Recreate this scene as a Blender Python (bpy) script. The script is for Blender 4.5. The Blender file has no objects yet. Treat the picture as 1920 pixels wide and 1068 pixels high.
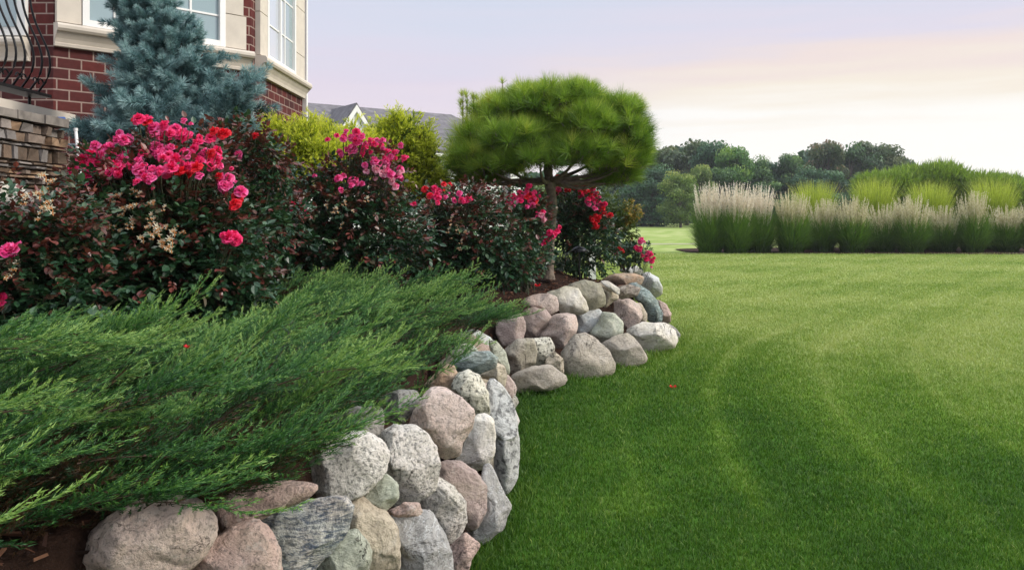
import bpy, math, random
import numpy as np
from mathutils import Vector, noise as mnoise

sc = bpy.context.scene
COL = sc.collection
R = math.radians
# ------------------------------------------------------------------ camera
F, HC, HY, CX = 1500.0, 1.5, 400.0, 960.0
cam_d = bpy.data.cameras.new("camera")
cam_d.sensor_width = 36.0
cam_d.lens = 36.0 * F / 1920.0
cam_d.shift_y = -134.0 / 1920.0
cam_d.clip_start = 0.05
cam_d.clip_end = 3000.0
cam = bpy.data.objects.new("camera", cam_d)
cam.location = (0, 0, HC)
cam.rotation_euler = (R(90), 0, 0)
COL.objects.link(cam)
sc.camera = cam

def P(px, py, Y):
    return np.array([(px - CX) / F * Y, Y, HC - (py - HY) / F * Y])

# ------------------------------------------------------------------ light
SUN_EL, SUN_AZ = R(32), R(98)          # azimuth from +Y towards +X
sun_d = bpy.data.lights.new("sun", 'SUN')
sun_d.energy = 3.3
sun_d.angle = R(14)
sun_d.color = (1.0, 0.93, 0.84)
sun = bpy.data.objects.new("sun", sun_d)
S = Vector((math.cos(SUN_EL) * math.sin(SUN_AZ), math.cos(SUN_EL) * math.cos(SUN_AZ), math.sin(SUN_EL)))
sun.rotation_euler = S.to_track_quat('Z', 'Y').to_euler()
sun.location = (20, -10, 30)
COL.objects.link(sun)

def lin(r, g, b):
    f = lambda c: (c / 255 / 12.92) if c / 255 <= 0.04045 else ((c / 255 + 0.055) / 1.055) ** 2.4
    return (f(r), f(g), f(b), 1.0)

def setramp(ramp, stops):
    el = ramp.elements
    while len(el) > 1:
        el.remove(el[-1])
    el[0].position = stops[0][0]; el[0].color = stops[0][1]
    for p, c in stops[1:]:
        e = el.new(p); e.color = c

world = bpy.data.worlds.new("World")
sc.world = world
world.use_nodes = True
nt = world.node_tree
nt.nodes.clear()
N = nt.nodes.new; L = nt.links.new
out = N('ShaderNodeOutputWorld')
tc = N('ShaderNodeTexCoord')
sep = N('ShaderNodeSeparateXYZ'); L(tc.outputs['Generated'], sep.inputs[0])
rA = N('ShaderNodeValToRGB'); rB = N('ShaderNodeValToRGB')
setramp(rA.color_ramp, [(0.0, lin(242, 230, 234)), (0.13, lin(239, 227, 238)), (0.165, lin(233, 223, 238)),
                        (0.215, lin(226, 226, 242)), (0.27, lin(218, 225, 242)), (1.0, lin(222, 230, 242))])
setramp(rB.color_ramp, [(0.0, tuple(1.12 * q for q in lin(255, 253, 249))), (0.105, tuple(1.08 * q for q in lin(255, 252, 247))), (0.142, lin(255, 244, 228)),
                        (0.175, lin(249, 232, 226)), (0.215, lin(232, 226, 240)), (0.27, lin(219, 225, 242)), (1.0, lin(222, 230, 242))])
# soft cloud streaks lift / drop the elevation used for the colour bands
mp = N('ShaderNodeMapping'); mp.inputs['Scale'].default_value = (1.6, 1.6, 22.0)
L(tc.outputs['Generated'], mp.inputs['Vector'])
nz = N('ShaderNodeTexNoise'); nz.inputs['Scale'].default_value = 2.2; nz.inputs['Detail'].default_value = 4
L(mp.outputs[0], nz.inputs['Vector'])
m1 = N('ShaderNodeMath'); m1.operation = 'MULTIPLY_ADD'
L(nz.outputs['Fac'], m1.inputs[0]); m1.inputs[1].default_value = 0.085; m1.inputs[2].default_value = -0.0425
m2 = N('ShaderNodeMath'); m2.operation = 'ADD'
L(sep.outputs['Z'], m2.inputs[0]); L(m1.outputs[0], m2.inputs[1])
L(m2.outputs[0], rA.inputs[0]); L(m2.outputs[0], rB.inputs[0])
dt = N('ShaderNodeVectorMath'); dt.operation = 'DOT_PRODUCT'
L(tc.outputs['Generated'], dt.inputs[0]); dt.inputs[1].default_value = (0.42, 0.905, 0.0)
mr = N('ShaderNodeMapRange'); mr.interpolation_type = 'SMOOTHSTEP'
mr.inputs['From Min'].default_value = 0.86; mr.inputs['From Max'].default_value = 0.985
L(dt.outputs['Value'], mr.inputs['Value'])
mx = N('ShaderNodeMix'); mx.data_type = 'RGBA'
L(mr.outputs[0], mx.inputs['Factor']); L(rA.outputs[0], mx.inputs['A']); L(rB.outputs[0], mx.inputs['B'])
# overcast dome: brighter towards the zenith
zr = N('ShaderNodeMapRange'); zr.inputs['From Min'].default_value = 0.28; zr.inputs['From Max'].default_value = 0.9
zr.inputs['To Min'].default_value = 1.0; zr.inputs['To Max'].default_value = 2.6
L(sep.outputs['Z'], zr.inputs['Value'])
bgc = N('ShaderNodeBackground'); L(mx.outputs['Result'], bgc.inputs['Color']); L(zr.outputs[0], bgc.inputs['Strength'])
sky = N('ShaderNodeTexSky'); sky.sky_type = 'NISHITA'; sky.sun_disc = False
sky.sun_elevation = SUN_EL; sky.sun_rotation = SUN_AZ
bgs = N('ShaderNodeBackground'); L(sky.outputs[0], bgs.inputs['Color']); bgs.inputs['Strength'].default_value = 0.1
ms = N('ShaderNodeMixShader'); ms.inputs[0].default_value = 0.92
L(bgs.outputs[0], ms.inputs[1]); L(bgc.outputs[0], ms.inputs[2]); L(ms.outputs[0], out.inputs['Surface'])

sc.view_settings.view_transform = 'Standard'
sc.view_settings.look = 'None'
sc.view_settings.exposure = 0.0
sc.view_settings.gamma = 1.0
sc.render.engine = 'CYCLES'
sc.cycles.max_bounces = 6
sc.cycles.diffuse_bounces = 3
sc.cycles.transparent_max_bounces = 8

# ------------------------------------------------------------------ helpers
def unit(v):
    v = np.asarray(v, float)
    return v / np.maximum(np.linalg.norm(v, axis=-1, keepdims=True), 1e-9)

def tag(o, label=None, cat=None, group=None, kind=None):
    if label: o['label'] = label
    if cat: o['category'] = cat
    if group: o['group'] = group
    if kind: o['kind'] = kind
    return o

def empty(name, loc, label, cat, group=None):
    o = bpy.data.objects.new(name, None)
    o.empty_display_size = 0.1
    o.location = tuple(float(c) for c in loc)
    COL.objects.link(o)
    return tag(o, label, cat, group)

def make_mesh(name, V, faces, mat=None, tint=None, uv=None, smooth=False):
    """faces: list of int arrays (n,k)"""
    me = bpy.data.meshes.new(name)
    V = np.ascontiguousarray(V, dtype=np.float32)
    faces = [np.asarray(f, dtype=np.int32) for f in faces if len(f)]
    loops = np.concatenate([f.ravel() for f in faces])
    tot = np.concatenate([np.full(len(f), f.shape[1], np.int32) for f in faces])
    start = np.concatenate([[0], np.cumsum(tot)[:-1]]).astype(np.int32)
    me.vertices.add(len(V)); me.vertices.foreach_set('co', V.ravel())
    me.loops.add(len(loops)); me.loops.foreach_set('vertex_index', loops)
    me.polygons.add(len(tot)); me.polygons.foreach_set('loop_start', start)
    me.polygons.foreach_set('use_smooth', np.full(len(tot), bool(smooth)))
    me.update(calc_edges=True)
    if tint is not None:
        a = me.attributes.new('tint', 'FLOAT', 'POINT')
        a.data.foreach_set('value', np.ascontiguousarray(tint, dtype=np.float32))
    if uv is not None:
        l = me.uv_layers.new(name='uv')
        l.data.foreach_set('uv', np.ascontiguousarray(np.asarray(uv, np.float32)[loops]).ravel())
    if mat: me.materials.append(mat)
    return me

def obj(name, me, parent=None, loc=(0, 0, 0)):
    o = bpy.data.objects.new(name, me)
    o.location = tuple(float(c) for c in loc)
    COL.objects.link(o)
    if parent: o.parent = parent
    return o

class G:
    """collects geometry in world space, then becomes one mesh"""
    def __init__(s):
        s.V = []; s.F = {}; s.T = []; s.UV = []; s.n = 0
    def add(s, V, F, tint=0.5, uv=None):
        V = np.asarray(V, float).reshape(-1, 3)
        F = np.asarray(F, int)
        if len(F) == 0: return s
        s.F.setdefault(F.shape[1], []).append(F + s.n)
        s.V.append(V); s.n += len(V)
        s.T.append(np.broadcast_to(np.asarray(tint, float), (len(V),)))
        s.UV.append(np.zeros((len(V), 2)) if uv is None else np.asarray(uv, float))
        return s
    def mesh(s, name, mat, org=(0, 0, 0), smooth=False):
        return make_mesh(name, np.concatenate(s.V) - np.asarray(org, float), [np.concatenate(f) for f in s.F.values()],
                         mat, np.concatenate(s.T), np.concatenate(s.UV), smooth)
    def part(s, name, mat, root, smooth=False, org=None):
        o = root
        if org is None:
            org = np.zeros(3)
            while o is not None:
                org = org + np.array(o.location); o = o.parent
        return obj(name, s.mesh(name, mat, org, smooth), root)
    def top(s, name, mat, loc=(0, 0, 0), smooth=False):
        return obj(name, s.mesh(name, mat, loc, smooth), None, loc)
    def tube(s, pts, rad, sides=8, tint=0.5, cap=True):
        pts = np.asarray(pts, float); n = len(pts)
        rad = np.broadcast_to(np.asarray(rad, float), (n,))
        d = np.gradient(pts, axis=0); d = unit(d)
        up = np.where(np.abs(d[:, 2:3]) > 0.9, np.array([[1., 0, 0]]), np.array([[0, 0, 1.]]))
        a = unit(np.cross(d, up)); b = np.cross(d, a)
        th = np.arange(sides) / sides * 2 * np.pi
        ring = pts[:, None] + rad[:, None, None] * (np.cos(th)[None, :, None] * a[:, None] + np.sin(th)[None, :, None] * b[:, None])
        V = ring.reshape(-1, 3)
        i = np.arange(n - 1)[:, None] * sides; j = np.arange(sides)[None]; k = (j + 1) % sides
        Fq = np.stack([i + j, i + k, i + k + sides, i + j + sides], -1).reshape(-1, 4)
        base = s.n
        s.add(V, Fq, tint)
        if cap:
            for r0 in (0, (n - 1) * sides):
                c = pts[0] if r0 == 0 else pts[-1]
                Vc = np.vstack([ring[0 if r0 == 0 else -1], c])
                s.add(Vc, np.stack([np.arange(sides), (np.arange(sides) + 1) % sides, np.full(sides, sides)], -1), tint)
        return s
    def box(s, lo, hi, tint=0.5):
        lo = np.asarray(lo, float); hi = np.asarray(hi, float)
        V = np.array([[x, y, z] for x in (lo[0], hi[0]) for y in (lo[1], hi[1]) for z in (lo[2], hi[2])])
        return s.add(V, BOXF, tint)

BOXF = np.array([[0, 1, 3, 2], [4, 6, 7, 5], [0, 4, 5, 1], [2, 3, 7, 6], [0, 2, 6, 4], [1, 5, 7, 3]])

def frames(d, rng=None, roll=None, up=(0, 0, 1)):
    """(n,3,3) rotation matrices with column 0 = d, column 2 nearest to up, plus a roll"""
    d = unit(d)
    u = np.broadcast_to(np.asarray(up, float), d.shape)
    u = np.where(np.abs((d * u).sum(-1, keepdims=True)) > 0.97, np.array([1., 0, 0.2]), u)
    y = unit(np.cross(u, d)); z = np.cross(d, y)
    if roll is not None:
        c = np.cos(roll)[:, None]; q = np.sin(roll)[:, None]
        y, z = y * c + z * q, z * c - y * q
    return np.stack([d, y, z], -1)

def inst_pts(tmpl, M, loc, sc_):
    """tmpl (k,3), M (n,3,3), loc (n,3), sc_ (n,) -> (n,k,3)"""
    return np.einsum('nij,kj->nki', M, tmpl) * np.asarray(sc_)[:, None, None] + np.asarray(loc)[:, None, :]

def seg_tris(g, P0, P1, Wd, T, rng, t0=None):
    """thin tapering triangles from P0 to P1"""
    P0 = P0.reshape(-1, 3); P1 = P1.reshape(-1, 3)
    d = P1 - P0
    s_ = unit(np.cross(d, rng.normal(size=d.shape))) * (np.asarray(Wd).reshape(-1, 1) / 2)
    V = np.stack([P0 - s_, P0 + s_, P1], 1).reshape(-1, 3)
    n = len(P0)
    T = np.asarray(T).reshape(-1)
    g.add(V, np.arange(3 * n).reshape(-1, 3), np.repeat(T, 3))

_lat = np.random.default_rng(5).random((256, 256))
def vnoise(x, y, f=1.0):
    x = np.asarray(x) * f + 1000; y = np.asarray(y) * f + 1000
    xi = np.floor(x).astype(int); yi = np.floor(y).astype(int)
    fx = x - xi; fy = y - yi
    fx = fx * fx * (3 - 2 * fx); fy = fy * fy * (3 - 2 * fy)
    g_ = lambda a, b: _lat[a % 256, b % 256]
    return (g_(xi, yi) * (1 - fx) + g_(xi + 1, yi) * fx) * (1 - fy) + (g_(xi, yi + 1) * (1 - fx) + g_(xi + 1, yi + 1) * fx) * fy

def sm(t):
    t = np.clip(t, 0, 1); return t * t * (3 - 2 * t)

# ------------------------------------------------------------------ materials
def new_mat(name):
    m = bpy.data.materials.new(name); m.use_nodes = True
    b = m.node_tree.nodes['Principled BSDF']
    return m, m.node_tree, b

def c4(c): return (c[0], c[1], c[2], 1.0)

def foliage_mat(name, stops, rough=0.55, transl=0.3, tcol=None, spec=0.35):
    m, t, b = new_mat(name)
    at = t.nodes.new('ShaderNodeAttribute'); at.attribute_name = 'tint'
    rp = t.nodes.new('ShaderNodeValToRGB'); setramp(rp.color_ramp, [(p, c4(c)) for p, c in stops])
    t.links.new(at.outputs['Fac'], rp.inputs[0])
    t.links.new(rp.outputs[0], b.inputs['Base Color'])
    b.inputs['Roughness'].default_value = rough
    b.inputs['Specular IOR Level'].default_value = spec
    if transl:
        tr = t.nodes.new('ShaderNodeBsdfTranslucent')
        mxr = t.nodes.new('ShaderNodeMix'); mxr.data_type = 'RGBA'; mxr.blend_type = 'MULTIPLY'; mxr.inputs['Factor'].default_value = 1
        t.links.new(rp.outputs[0], mxr.inputs['A']); mxr.inputs['B'].default_value = c4(tcol or (1.3, 1.4, 0.7))
        t.links.new(mxr.outputs['Result'], tr.inputs['Color'])
        mi = t.nodes.new('ShaderNodeMixShader'); mi.inputs[0].default_value = transl
        t.links.new(b.outputs[0], mi.inputs[1]); t.links.new(tr.outputs[0], mi.inputs[2])
        t.links.new(mi.outputs[0], t.nodes['Material Output'].inputs['Surface'])
    return m

def plain_mat(name, c, rough=0.6, metal=0.0, nscale=8.0, var=0.15, bump=0.0, spec=0.4):
    m, t, b = new_mat(name)
    tcn = t.nodes.new('ShaderNodeTexCoord')
    nz_ = t.nodes.new('ShaderNodeTexNoise'); nz_.inputs['Scale'].default_value = nscale; nz_.inputs['Detail'].default_value = 6
    t.links.new(tcn.outputs['Object'], nz_.inputs['Vector'])
    rp = t.nodes.new('ShaderNodeValToRGB')
    setramp(rp.color_ramp, [(0.3, c4([x * (1 - var) for x in c])), (0.7, c4([min(1, x * (1 + var)) for x in c]))])
    t.links.new(nz_.outputs['Fac'], rp.inputs[0]); t.links.new(rp.outputs[0], b.inputs['Base Color'])
    b.inputs['Roughness'].default_value = rough; b.inputs['Metallic'].default_value = metal
    b.inputs['Specular IOR Level'].default_value = spec
    if bump:
        bp = t.nodes.new('ShaderNodeBump'); bp.inputs['Strength'].default_value = bump; bp.inputs['Distance'].default_value = 0.01
        t.links.new(nz_.outputs['Fac'], bp.inputs['Height']); t.links.new(bp.outputs[0], b.inputs['Normal'])
    return m

def stone_mat(name, c1, c2, speck, sp_amt=0.5, sp_scale=70.0, pale=None, pale_amt=0.35, vein=None, streak=None):
    m, t, b = new_mat(name)
    c1 = tuple(min(m_, 1.42 * x) for x, m_ in zip(c1, (.72, .67, .60))); c2 = tuple(min(m_, 1.38 * x) for x, m_ in zip(c2, (.66, .60, .53))); pale = pale and tuple(1.15 * x for x in pale)
    n = t.nodes.new; l = t.links.new
    tcn = n('ShaderNodeTexCoord'); oi = n('ShaderNodeObjectInfo')
    off = n('ShaderNodeVectorMath'); off.operation = 'MULTIPLY_ADD'
    cmb = n('ShaderNodeCombineXYZ')
    for k in range(3): l(oi.outputs['Random'], cmb.inputs[k])
    l(cmb.outputs[0], off.inputs[0]); off.inputs[1].default_value = (17, 31, 23); l(tcn.outputs['Object'], off.inputs[2])
    vec = off.outputs[0]
    def noise(scale, detail, rough=0.55, dist=0.0, v=vec):
        q = n('ShaderNodeTexNoise'); q.inputs['Scale'].default_value = scale; q.inputs['Detail'].default_value = detail
        q.inputs['Roughness'].default_value = rough; q.inputs['Distortion'].default_value = dist; l(v, q.inputs['Vector']); return q.outputs['Fac']
    def mixc(fac, a, bcol, mode='MIX'):
        q = n('ShaderNodeMix'); q.data_type = 'RGBA'; q.blend_type = mode
        if isinstance(fac, float): q.inputs['Factor'].default_value = fac
        else: l(fac, q.inputs['Factor'])
        for key, x in (('A', a), ('B', bcol)):
            if isinstance(x, (tuple, list)): q.inputs[key].default_value = c4(x)
            else: l(x, q.inputs[key])
        return q.outputs['Result']
    def ramp(fac, a, bb, amt=1.0):
        q = n('ShaderNodeMapRange'); q.inputs['From Min'].default_value = a; q.inputs['From Max'].default_value = bb
        q.inputs['To Max'].default_value = amt; l(fac, q.inputs['Value']); return q.outputs[0]
    big = noise(5.0, 5, 0.6, 0.6)
    col = mixc(ramp(big, 0.36, 0.64), c1, c2)
    if pale:
        col = mixc(ramp(noise(14.0, 6, 0.65, 0.4), 0.52, 0.66, pale_amt), col, pale)
    if streak:
        mpn = n('ShaderNodeMapping'); mpn.inputs['Scale'].default_value = (1.0, 1.0, 5.0); mpn.inputs['Rotation'].default_value = (0.3, 0.7, 0.2)
        l(vec, mpn.inputs['Vector'])
        col = mixc(ramp(noise(16.0, 8, 0.75, 1.2, mpn.outputs[0]), 0.46, 0.58, 0.9), col, streak)
    col = mixc(ramp(noise(sp_scale, 3, 0.6), 0.50, 0.64, min(1, sp_amt * 1.25)), col, speck)
    col = mixc(ramp(noise(sp_scale * 0.32, 5, 0.7), 0.56, 0.70, sp_amt * 0.6), col, speck)
    if vein:
        vv = noise(9.0, 5, 0.6, 1.6)
        ab = n('ShaderNodeMath'); ab.operation = 'SUBTRACT'; l(vv, ab.inputs[0]); ab.inputs[1].default_value = 0.5
        a2 = n('ShaderNodeMath'); a2.operation = 'ABSOLUTE'; l(ab.outputs[0], a2.inputs[0])
        col = mixc(ramp(a2.outputs[0], 0.022, 0.0, 0.85), col, vein)
    # weathering stains of their own
    col = mixc(ramp(noise(3.2, 7, 0.7, 0.8), 0.52, 0.72, 0.34), col, (0.19, 0.16, 0.105))
    col = mixc(ramp(noise(7.0, 7, 0.75, 1.5), 0.56, 0.66, 0.35), col, (0.62, 0.58, 0.52))
    col = mixc(ramp(noise(2.4, 4, 0.6, 0.5), 0.52, 0.68, 0.32), col, (0.30, 0.29, 0.15))
    ck = noise(6.0, 6, 0.6, 0.9)
    ca = n('ShaderNodeMath'); ca.operation = 'SUBTRACT'; l(ck, ca.inputs[0]); ca.inputs[1].default_value = 0.5
    cb_ = n('ShaderNodeMath'); cb_.operation = 'ABSOLUTE'; l(ca.outputs[0], cb_.inputs[0])
    crk = ramp(cb_.outputs[0], 0.010, 0.0, 1.0)
    cgate = ramp(noise(2.0, 2, 0.5), 0.50, 0.60)
    cg = n('ShaderNodeMath'); cg.operation = 'MULTIPLY'; l(crk, cg.inputs[0]); l(cgate, cg.inputs[1])
    col = mixc(cg.outputs[0], col, (0.07, 0.06, 0.05))
    cr = noise(4.5, 8, 0.7, 2.2)
    l(col, b.inputs['Base Color'])
    b.inputs['Roughness'].default_value = 0.82; b.inputs['Specular IOR Level'].default_value = 0.25
    hsum = n('ShaderNodeMath'); hsum.operation = 'MULTIPLY_ADD'
    l(noise(40.0, 8, 0.7), hsum.inputs[0]); hsum.inputs[1].default_value = 0.5; l(cr, hsum.inputs[2])
    hs2 = n('ShaderNodeMath'); hs2.operation = 'MULTIPLY_ADD'; l(cg.outputs[0], hs2.inputs[0]); hs2.inputs[1].default_value = -0.6; l(hsum.outputs[0], hs2.inputs[2])
    bp = n('ShaderNodeBump'); bp.inputs['Strength'].default_value = 0.9; bp.inputs['Distance'].default_value = 0.03
    l(hs2.outputs[0], bp.inputs['Height']); l(bp.outputs[0], b.inputs['Normal'])
    return m

M = {}
M['pink'] = stone_mat('pink_granite', (0.47, 0.36, 0.30), (0.38, 0.31, 0.27), (0.17, 0.15, 0.13), 0.5, 85, (0.58, 0.50, 0.43))
M['rose'] = stone_mat('rose_granite', (0.40, 0.28, 0.235), (0.33, 0.25, 0.21), (0.13, 0.11, 0.10), 0.55, 95, (0.48, 0.39, 0.33))
M['mauve'] = stone_mat('mauve_stone', (0.27, 0.205, 0.18), (0.33, 0.26, 0.225), (0.14, 0.11, 0.10), 0.3, 60, (0.40, 0.33, 0.28), 0.2)
M['white'] = stone_mat('white_granite', (0.62, 0.585, 0.53), (0.52, 0.47, 0.42), (0.12, 0.12, 0.11), 0.62, 75, (0.70, 0.67, 0.61))
M['cream'] = stone_mat('cream_stone', (0.60, 0.54, 0.43), (0.50, 0.44, 0.34), (0.25, 0.21, 0.15), 0.25, 45, (0.68, 0.64, 0.54))
M['tan'] = stone_mat('tan_stone', (0.40, 0.34, 0.25), (0.33, 0.28, 0.21), (0.16, 0.13, 0.09), 0.4, 60, (0.50, 0.45, 0.36))
M['graytan'] = stone_mat('grey_tan_stone', (0.34, 0.295, 0.235), (0.28, 0.245, 0.20), (0.13, 0.12, 0.10), 0.35, 55, (0.40, 0.36, 0.30), 0.2)
M['dark'] = stone_mat('dark_grey_stone', (0.19, 0.185, 0.17), (0.27, 0.25, 0.22), (0.07, 0.07, 0.065), 0.6, 70, (0.42, 0.39, 0.34), 0.3)
M['vein'] = stone_mat('veined_grey_stone', (0.25, 0.24, 0.225), (0.31, 0.295, 0.27), (0.12, 0.12, 0.12), 0.3, 60, None, 0, (0.62, 0.62, 0.60))
M['gneiss'] = stone_mat('blue_gneiss', (0.42, 0.45, 0.47), (0.50, 0.50, 0.49), (0.05, 0.07, 0.10), 0.5, 60, None, 0, None, (0.07, 0.10, 0.15))
M['speck'] = stone_mat('speckled_stone', (0.50, 0.47, 0.38), (0.40, 0.38, 0.31), (0.06, 0.06, 0.05), 0.85, 42, (0.60, 0.57, 0.48))
M['green'] = stone_mat('green_grey_stone', (0.29, 0.31, 0.245), (0.36, 0.36, 0.28), (0.13, 0.14, 0.11), 0.35, 50, (0.46, 0.46, 0.38))
M['slate'] = stone_mat('blue_green_slate', (0.22, 0.28, 0.27), (0.30, 0.345, 0.325), (0.07, 0.09, 0.09), 0.4, 40, (0.43, 0.46, 0.43), 0.4, None, (0.12, 0.16, 0.155))
M['grayblue'] = stone_mat('grey_blue_stone', (0.38, 0.40, 0.39), (0.46, 0.46, 0.43), (0.14, 0.15, 0.15), 0.4, 45, (0.54, 0.53, 0.49), 0.35)
M['patch'] = stone_mat('black_patched_stone', (0.44, 0.43, 0.40), (0.36, 0.36, 0.34), (0.05, 0.05, 0.05), 0.6, 28, (0.55, 0.53, 0.49))
M['rust'] = stone_mat('rust_slab', (0.38, 0.25, 0.16), (0.32, 0.27, 0.21), (0.14, 0.10, 0.07), 0.4, 40, (0.45, 0.38, 0.30), 0.4)
M['layer'] = stone_mat('layered_brown_stone', (0.30, 0.25, 0.20), (0.38, 0.33, 0.28), (0.10, 0.08, 0.07), 0.3, 40, None, 0, None, (0.16, 0.12, 0.10))
M['olive'] = stone_mat('olive_brown_stone', (0.20, 0.19, 0.14), (0.27, 0.24, 0.18), (0.08, 0.08, 0.06), 0.3, 40, (0.34, 0.30, 0.24), 0.3)

M['bark'] = plain_mat('pine_bark', (0.16, 0.125, 0.095), 0.9, 0, 22, 0.5, 1.0)
M['twig'] = plain_mat('brown_twig', (0.075, 0.045, 0.028), 0.85, 0, 30, 0.3)
M['cane'] = plain_mat('rose_cane', (0.055, 0.06, 0.03), 0.7, 0, 30, 0.3)
M['limestone'] = plain_mat('cream_limestone', (0.56, 0.50, 0.42), 0.8, 0, 9, 0.07, 0.1)
M['white'+'_paint'] = plain_mat('white_paint', (0.74, 0.73, 0.70), 0.45, 0, 3, 0.03)
M['iron'] = plain_mat('black_iron', (0.012, 0.012, 0.013), 0.4, 0.6, 20, 0.3)
M['shingle'] = plain_mat('grey_shingles', (0.135, 0.125, 0.13), 0.9, 0, 3.5, 0.35, 0.3)
M['siding'] = plain_mat('white_siding', (0.66, 0.67, 0.66), 0.6, 0, 2, 0.04)

def glass_mat(name, c, mix=0.5):
    m, t, b = new_mat(name)
    b.inputs['Base Color'].default_value = c4(c); b.inputs['Roughness'].default_value = 0.03
    b.inputs['Specular IOR Level'].default_value = 1.0
    b.inputs['Coat Weight'].default_value = mix; b.inputs['Coat Roughness'].default_value = 0.02; b.inputs['Coat IOR'].default_value = 2.2
    return m
M['glass'] = glass_mat('window_glass', (0.24, 0.33, 0.34), 0.7)
M['reflglass'] = glass_mat('painted_reflection_glass', (0.50, 0.54, 0.60), 0.8)  # white reflection painted into the pane's base colour
M['darkglass'] = glass_mat('dark_glass', (0.05, 0.06, 0.07), 0.6)

def brick_mat():
    m, t, b = new_mat('red_brick')
    n = t.nodes.new; l = t.links.new
    uvn = n('ShaderNodeUVMap'); uvn.uv_map = 'uv'
    br = n('ShaderNodeTexBrick'); l(uvn.outputs[0], br.inputs['Vector'])
    br.inputs['Scale'].default_value = 1.0
    br.inputs['Brick Width'].default_value = 0.192; br.inputs['Row Height'].default_value = 0.091
    br.inputs['Mortar Size'].default_value = 0.0065; br.inputs['Mortar Smooth'].default_value = 0.15; br.inputs['Bias'].default_value = -0.1
    br.inputs['Color1'].default_value = (0.105, 0.024, 0.021, 1); br.inputs['Color2'].default_value = (0.055, 0.018, 0.018, 1)
    br.inputs['Mortar'].default_value = (0.29, 0.21, 0.175, 1)
    nz_ = n('ShaderNodeTexNoise'); nz_.inputs['Scale'].default_value = 25; nz_.inputs['Detail'].default_value = 6; l(uvn.outputs[0], nz_.inputs['Vector'])
    mp_ = n('ShaderNodeMapRange'); mp_.inputs['To Min'].default_value = 0.65; mp_.inputs['To Max'].default_value = 1.35; l(nz_.outputs['Fac'], mp_.inputs['Value'])
    mxn = n('ShaderNodeMix'); mxn.data_type = 'RGBA'; mxn.blend_type = 'MULTIPLY'; mxn.inputs['Factor'].default_value = 1
    l(br.outputs['Color'], mxn.inputs['A']); l(mp_.outputs[0], mxn.inputs['B']); l(mxn.outputs['Result'], b.inputs['Base Color'])
    b.inputs['Roughness'].default_value = 0.85; b.inputs['Specular IOR Level'].default_value = 0.2
    bp = n('ShaderNodeBump'); bp.inputs['Strength'].default_value = 0.6; bp.inputs['Distance'].default_value = 0.01; bp.invert = True
    l(br.outputs['Fac'], bp.inputs['Height']); l(bp.outputs[0], b.inputs['Normal'])
    return m
M['brick'] = brick_mat()

def ground_mat(name, stops, nscale=1.2, namp=0.25, fine=60.0, bump=0.5):
    m, t, b = new_mat(name)
    n = t.nodes.new; l = t.links.new
    at = n('ShaderNodeAttribute'); at.attribute_name = 'tint'
    tcn = n('ShaderNodeTexCoord')
    n1 = n('ShaderNodeTexNoise'); n1.inputs['Scale'].default_value = nscale; n1.inputs['Detail'].default_value = 8; n1.inputs['Roughness'].default_value = 0.7
    n2 = n('ShaderNodeTexNoise'); n2.inputs['Scale'].default_value = fine; n2.inputs['Detail'].default_value = 4
    for q in (n1, n2): l(tcn.outputs['Object'], q.inputs['Vector'])
    a = n('ShaderNodeMath'); a.operation = 'MULTIPLY_ADD'; l(n1.outputs['Fac'], a.inputs[0]); a.inputs[1].default_value = namp; l(at.outputs['Fac'], a.inputs[2])
    c = n('ShaderNodeMath'); c.operation = 'MULTIPLY_ADD'; l(n2.outputs['Fac'], c.inputs[0]); c.inputs[1].default_value = namp; l(a.outputs[0], c.inputs[2])
    d = n('ShaderNodeMath'); d.operation = 'SUBTRACT'; l(c.outputs[0], d.inputs[0]); d.inputs[1].default_value = namp
    rp = n('ShaderNodeValToRGB'); setramp(rp.color_ramp, [(p, c4(k)) for p, k in stops]); l(d.outputs[0], rp.inputs[0])
    l(rp.outputs[0], b.inputs['Base Color']); b.inputs['Roughness'].default_value = 0.95; b.inputs['Specular IOR Level'].default_value = 0.1
    bp = n('ShaderNodeBump'); bp.inputs['Strength'].default_value = bump; bp.inputs['Distance'].default_value = 0.02
    l(n2.outputs['Fac'], bp.inputs['Height']); l(bp.outputs[0], b.inputs['Normal'])
    return m

GRASS = [(0.0, (0.016, 0.046, 0.005)), (0.35, (0.044, 0.112, 0.010)), (0.6, (0.115, 0.205, 0.022)), (0.85, (0.235, 0.305, 0.075)), (1.0, (0.34, 0.38, 0.14))]
M['lawn'] = ground_mat('lawn_turf', GRASS, 0.8, 0.18, 45)
M['blade'] = foliage_mat('grass_blade', GRASS, 0.5, 0.3, (1.2, 1.3, 0.6), 0.3)
M['mulch'] = ground_mat('bark_mulch', [(0.0, (0.010, 0.006, 0.004)), (0.5, (0.036, 0.019, 0.013)), (1.0, (0.10, 0.055, 0.037))], 8, 0.5, 60, 1.0)
M['chip'] = foliage_mat('mulch_chip', [(0.0, (0.02, 0.009, 0.006)), (0.5, (0.095, 0.036, 0.02)), (1.0, (0.22, 0.105, 0.06))], 0.9, 0)
M['path'] = plain_mat('pale_path', (0.42, 0.40, 0.25), 0.9, 0, 2, 0.15)

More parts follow.
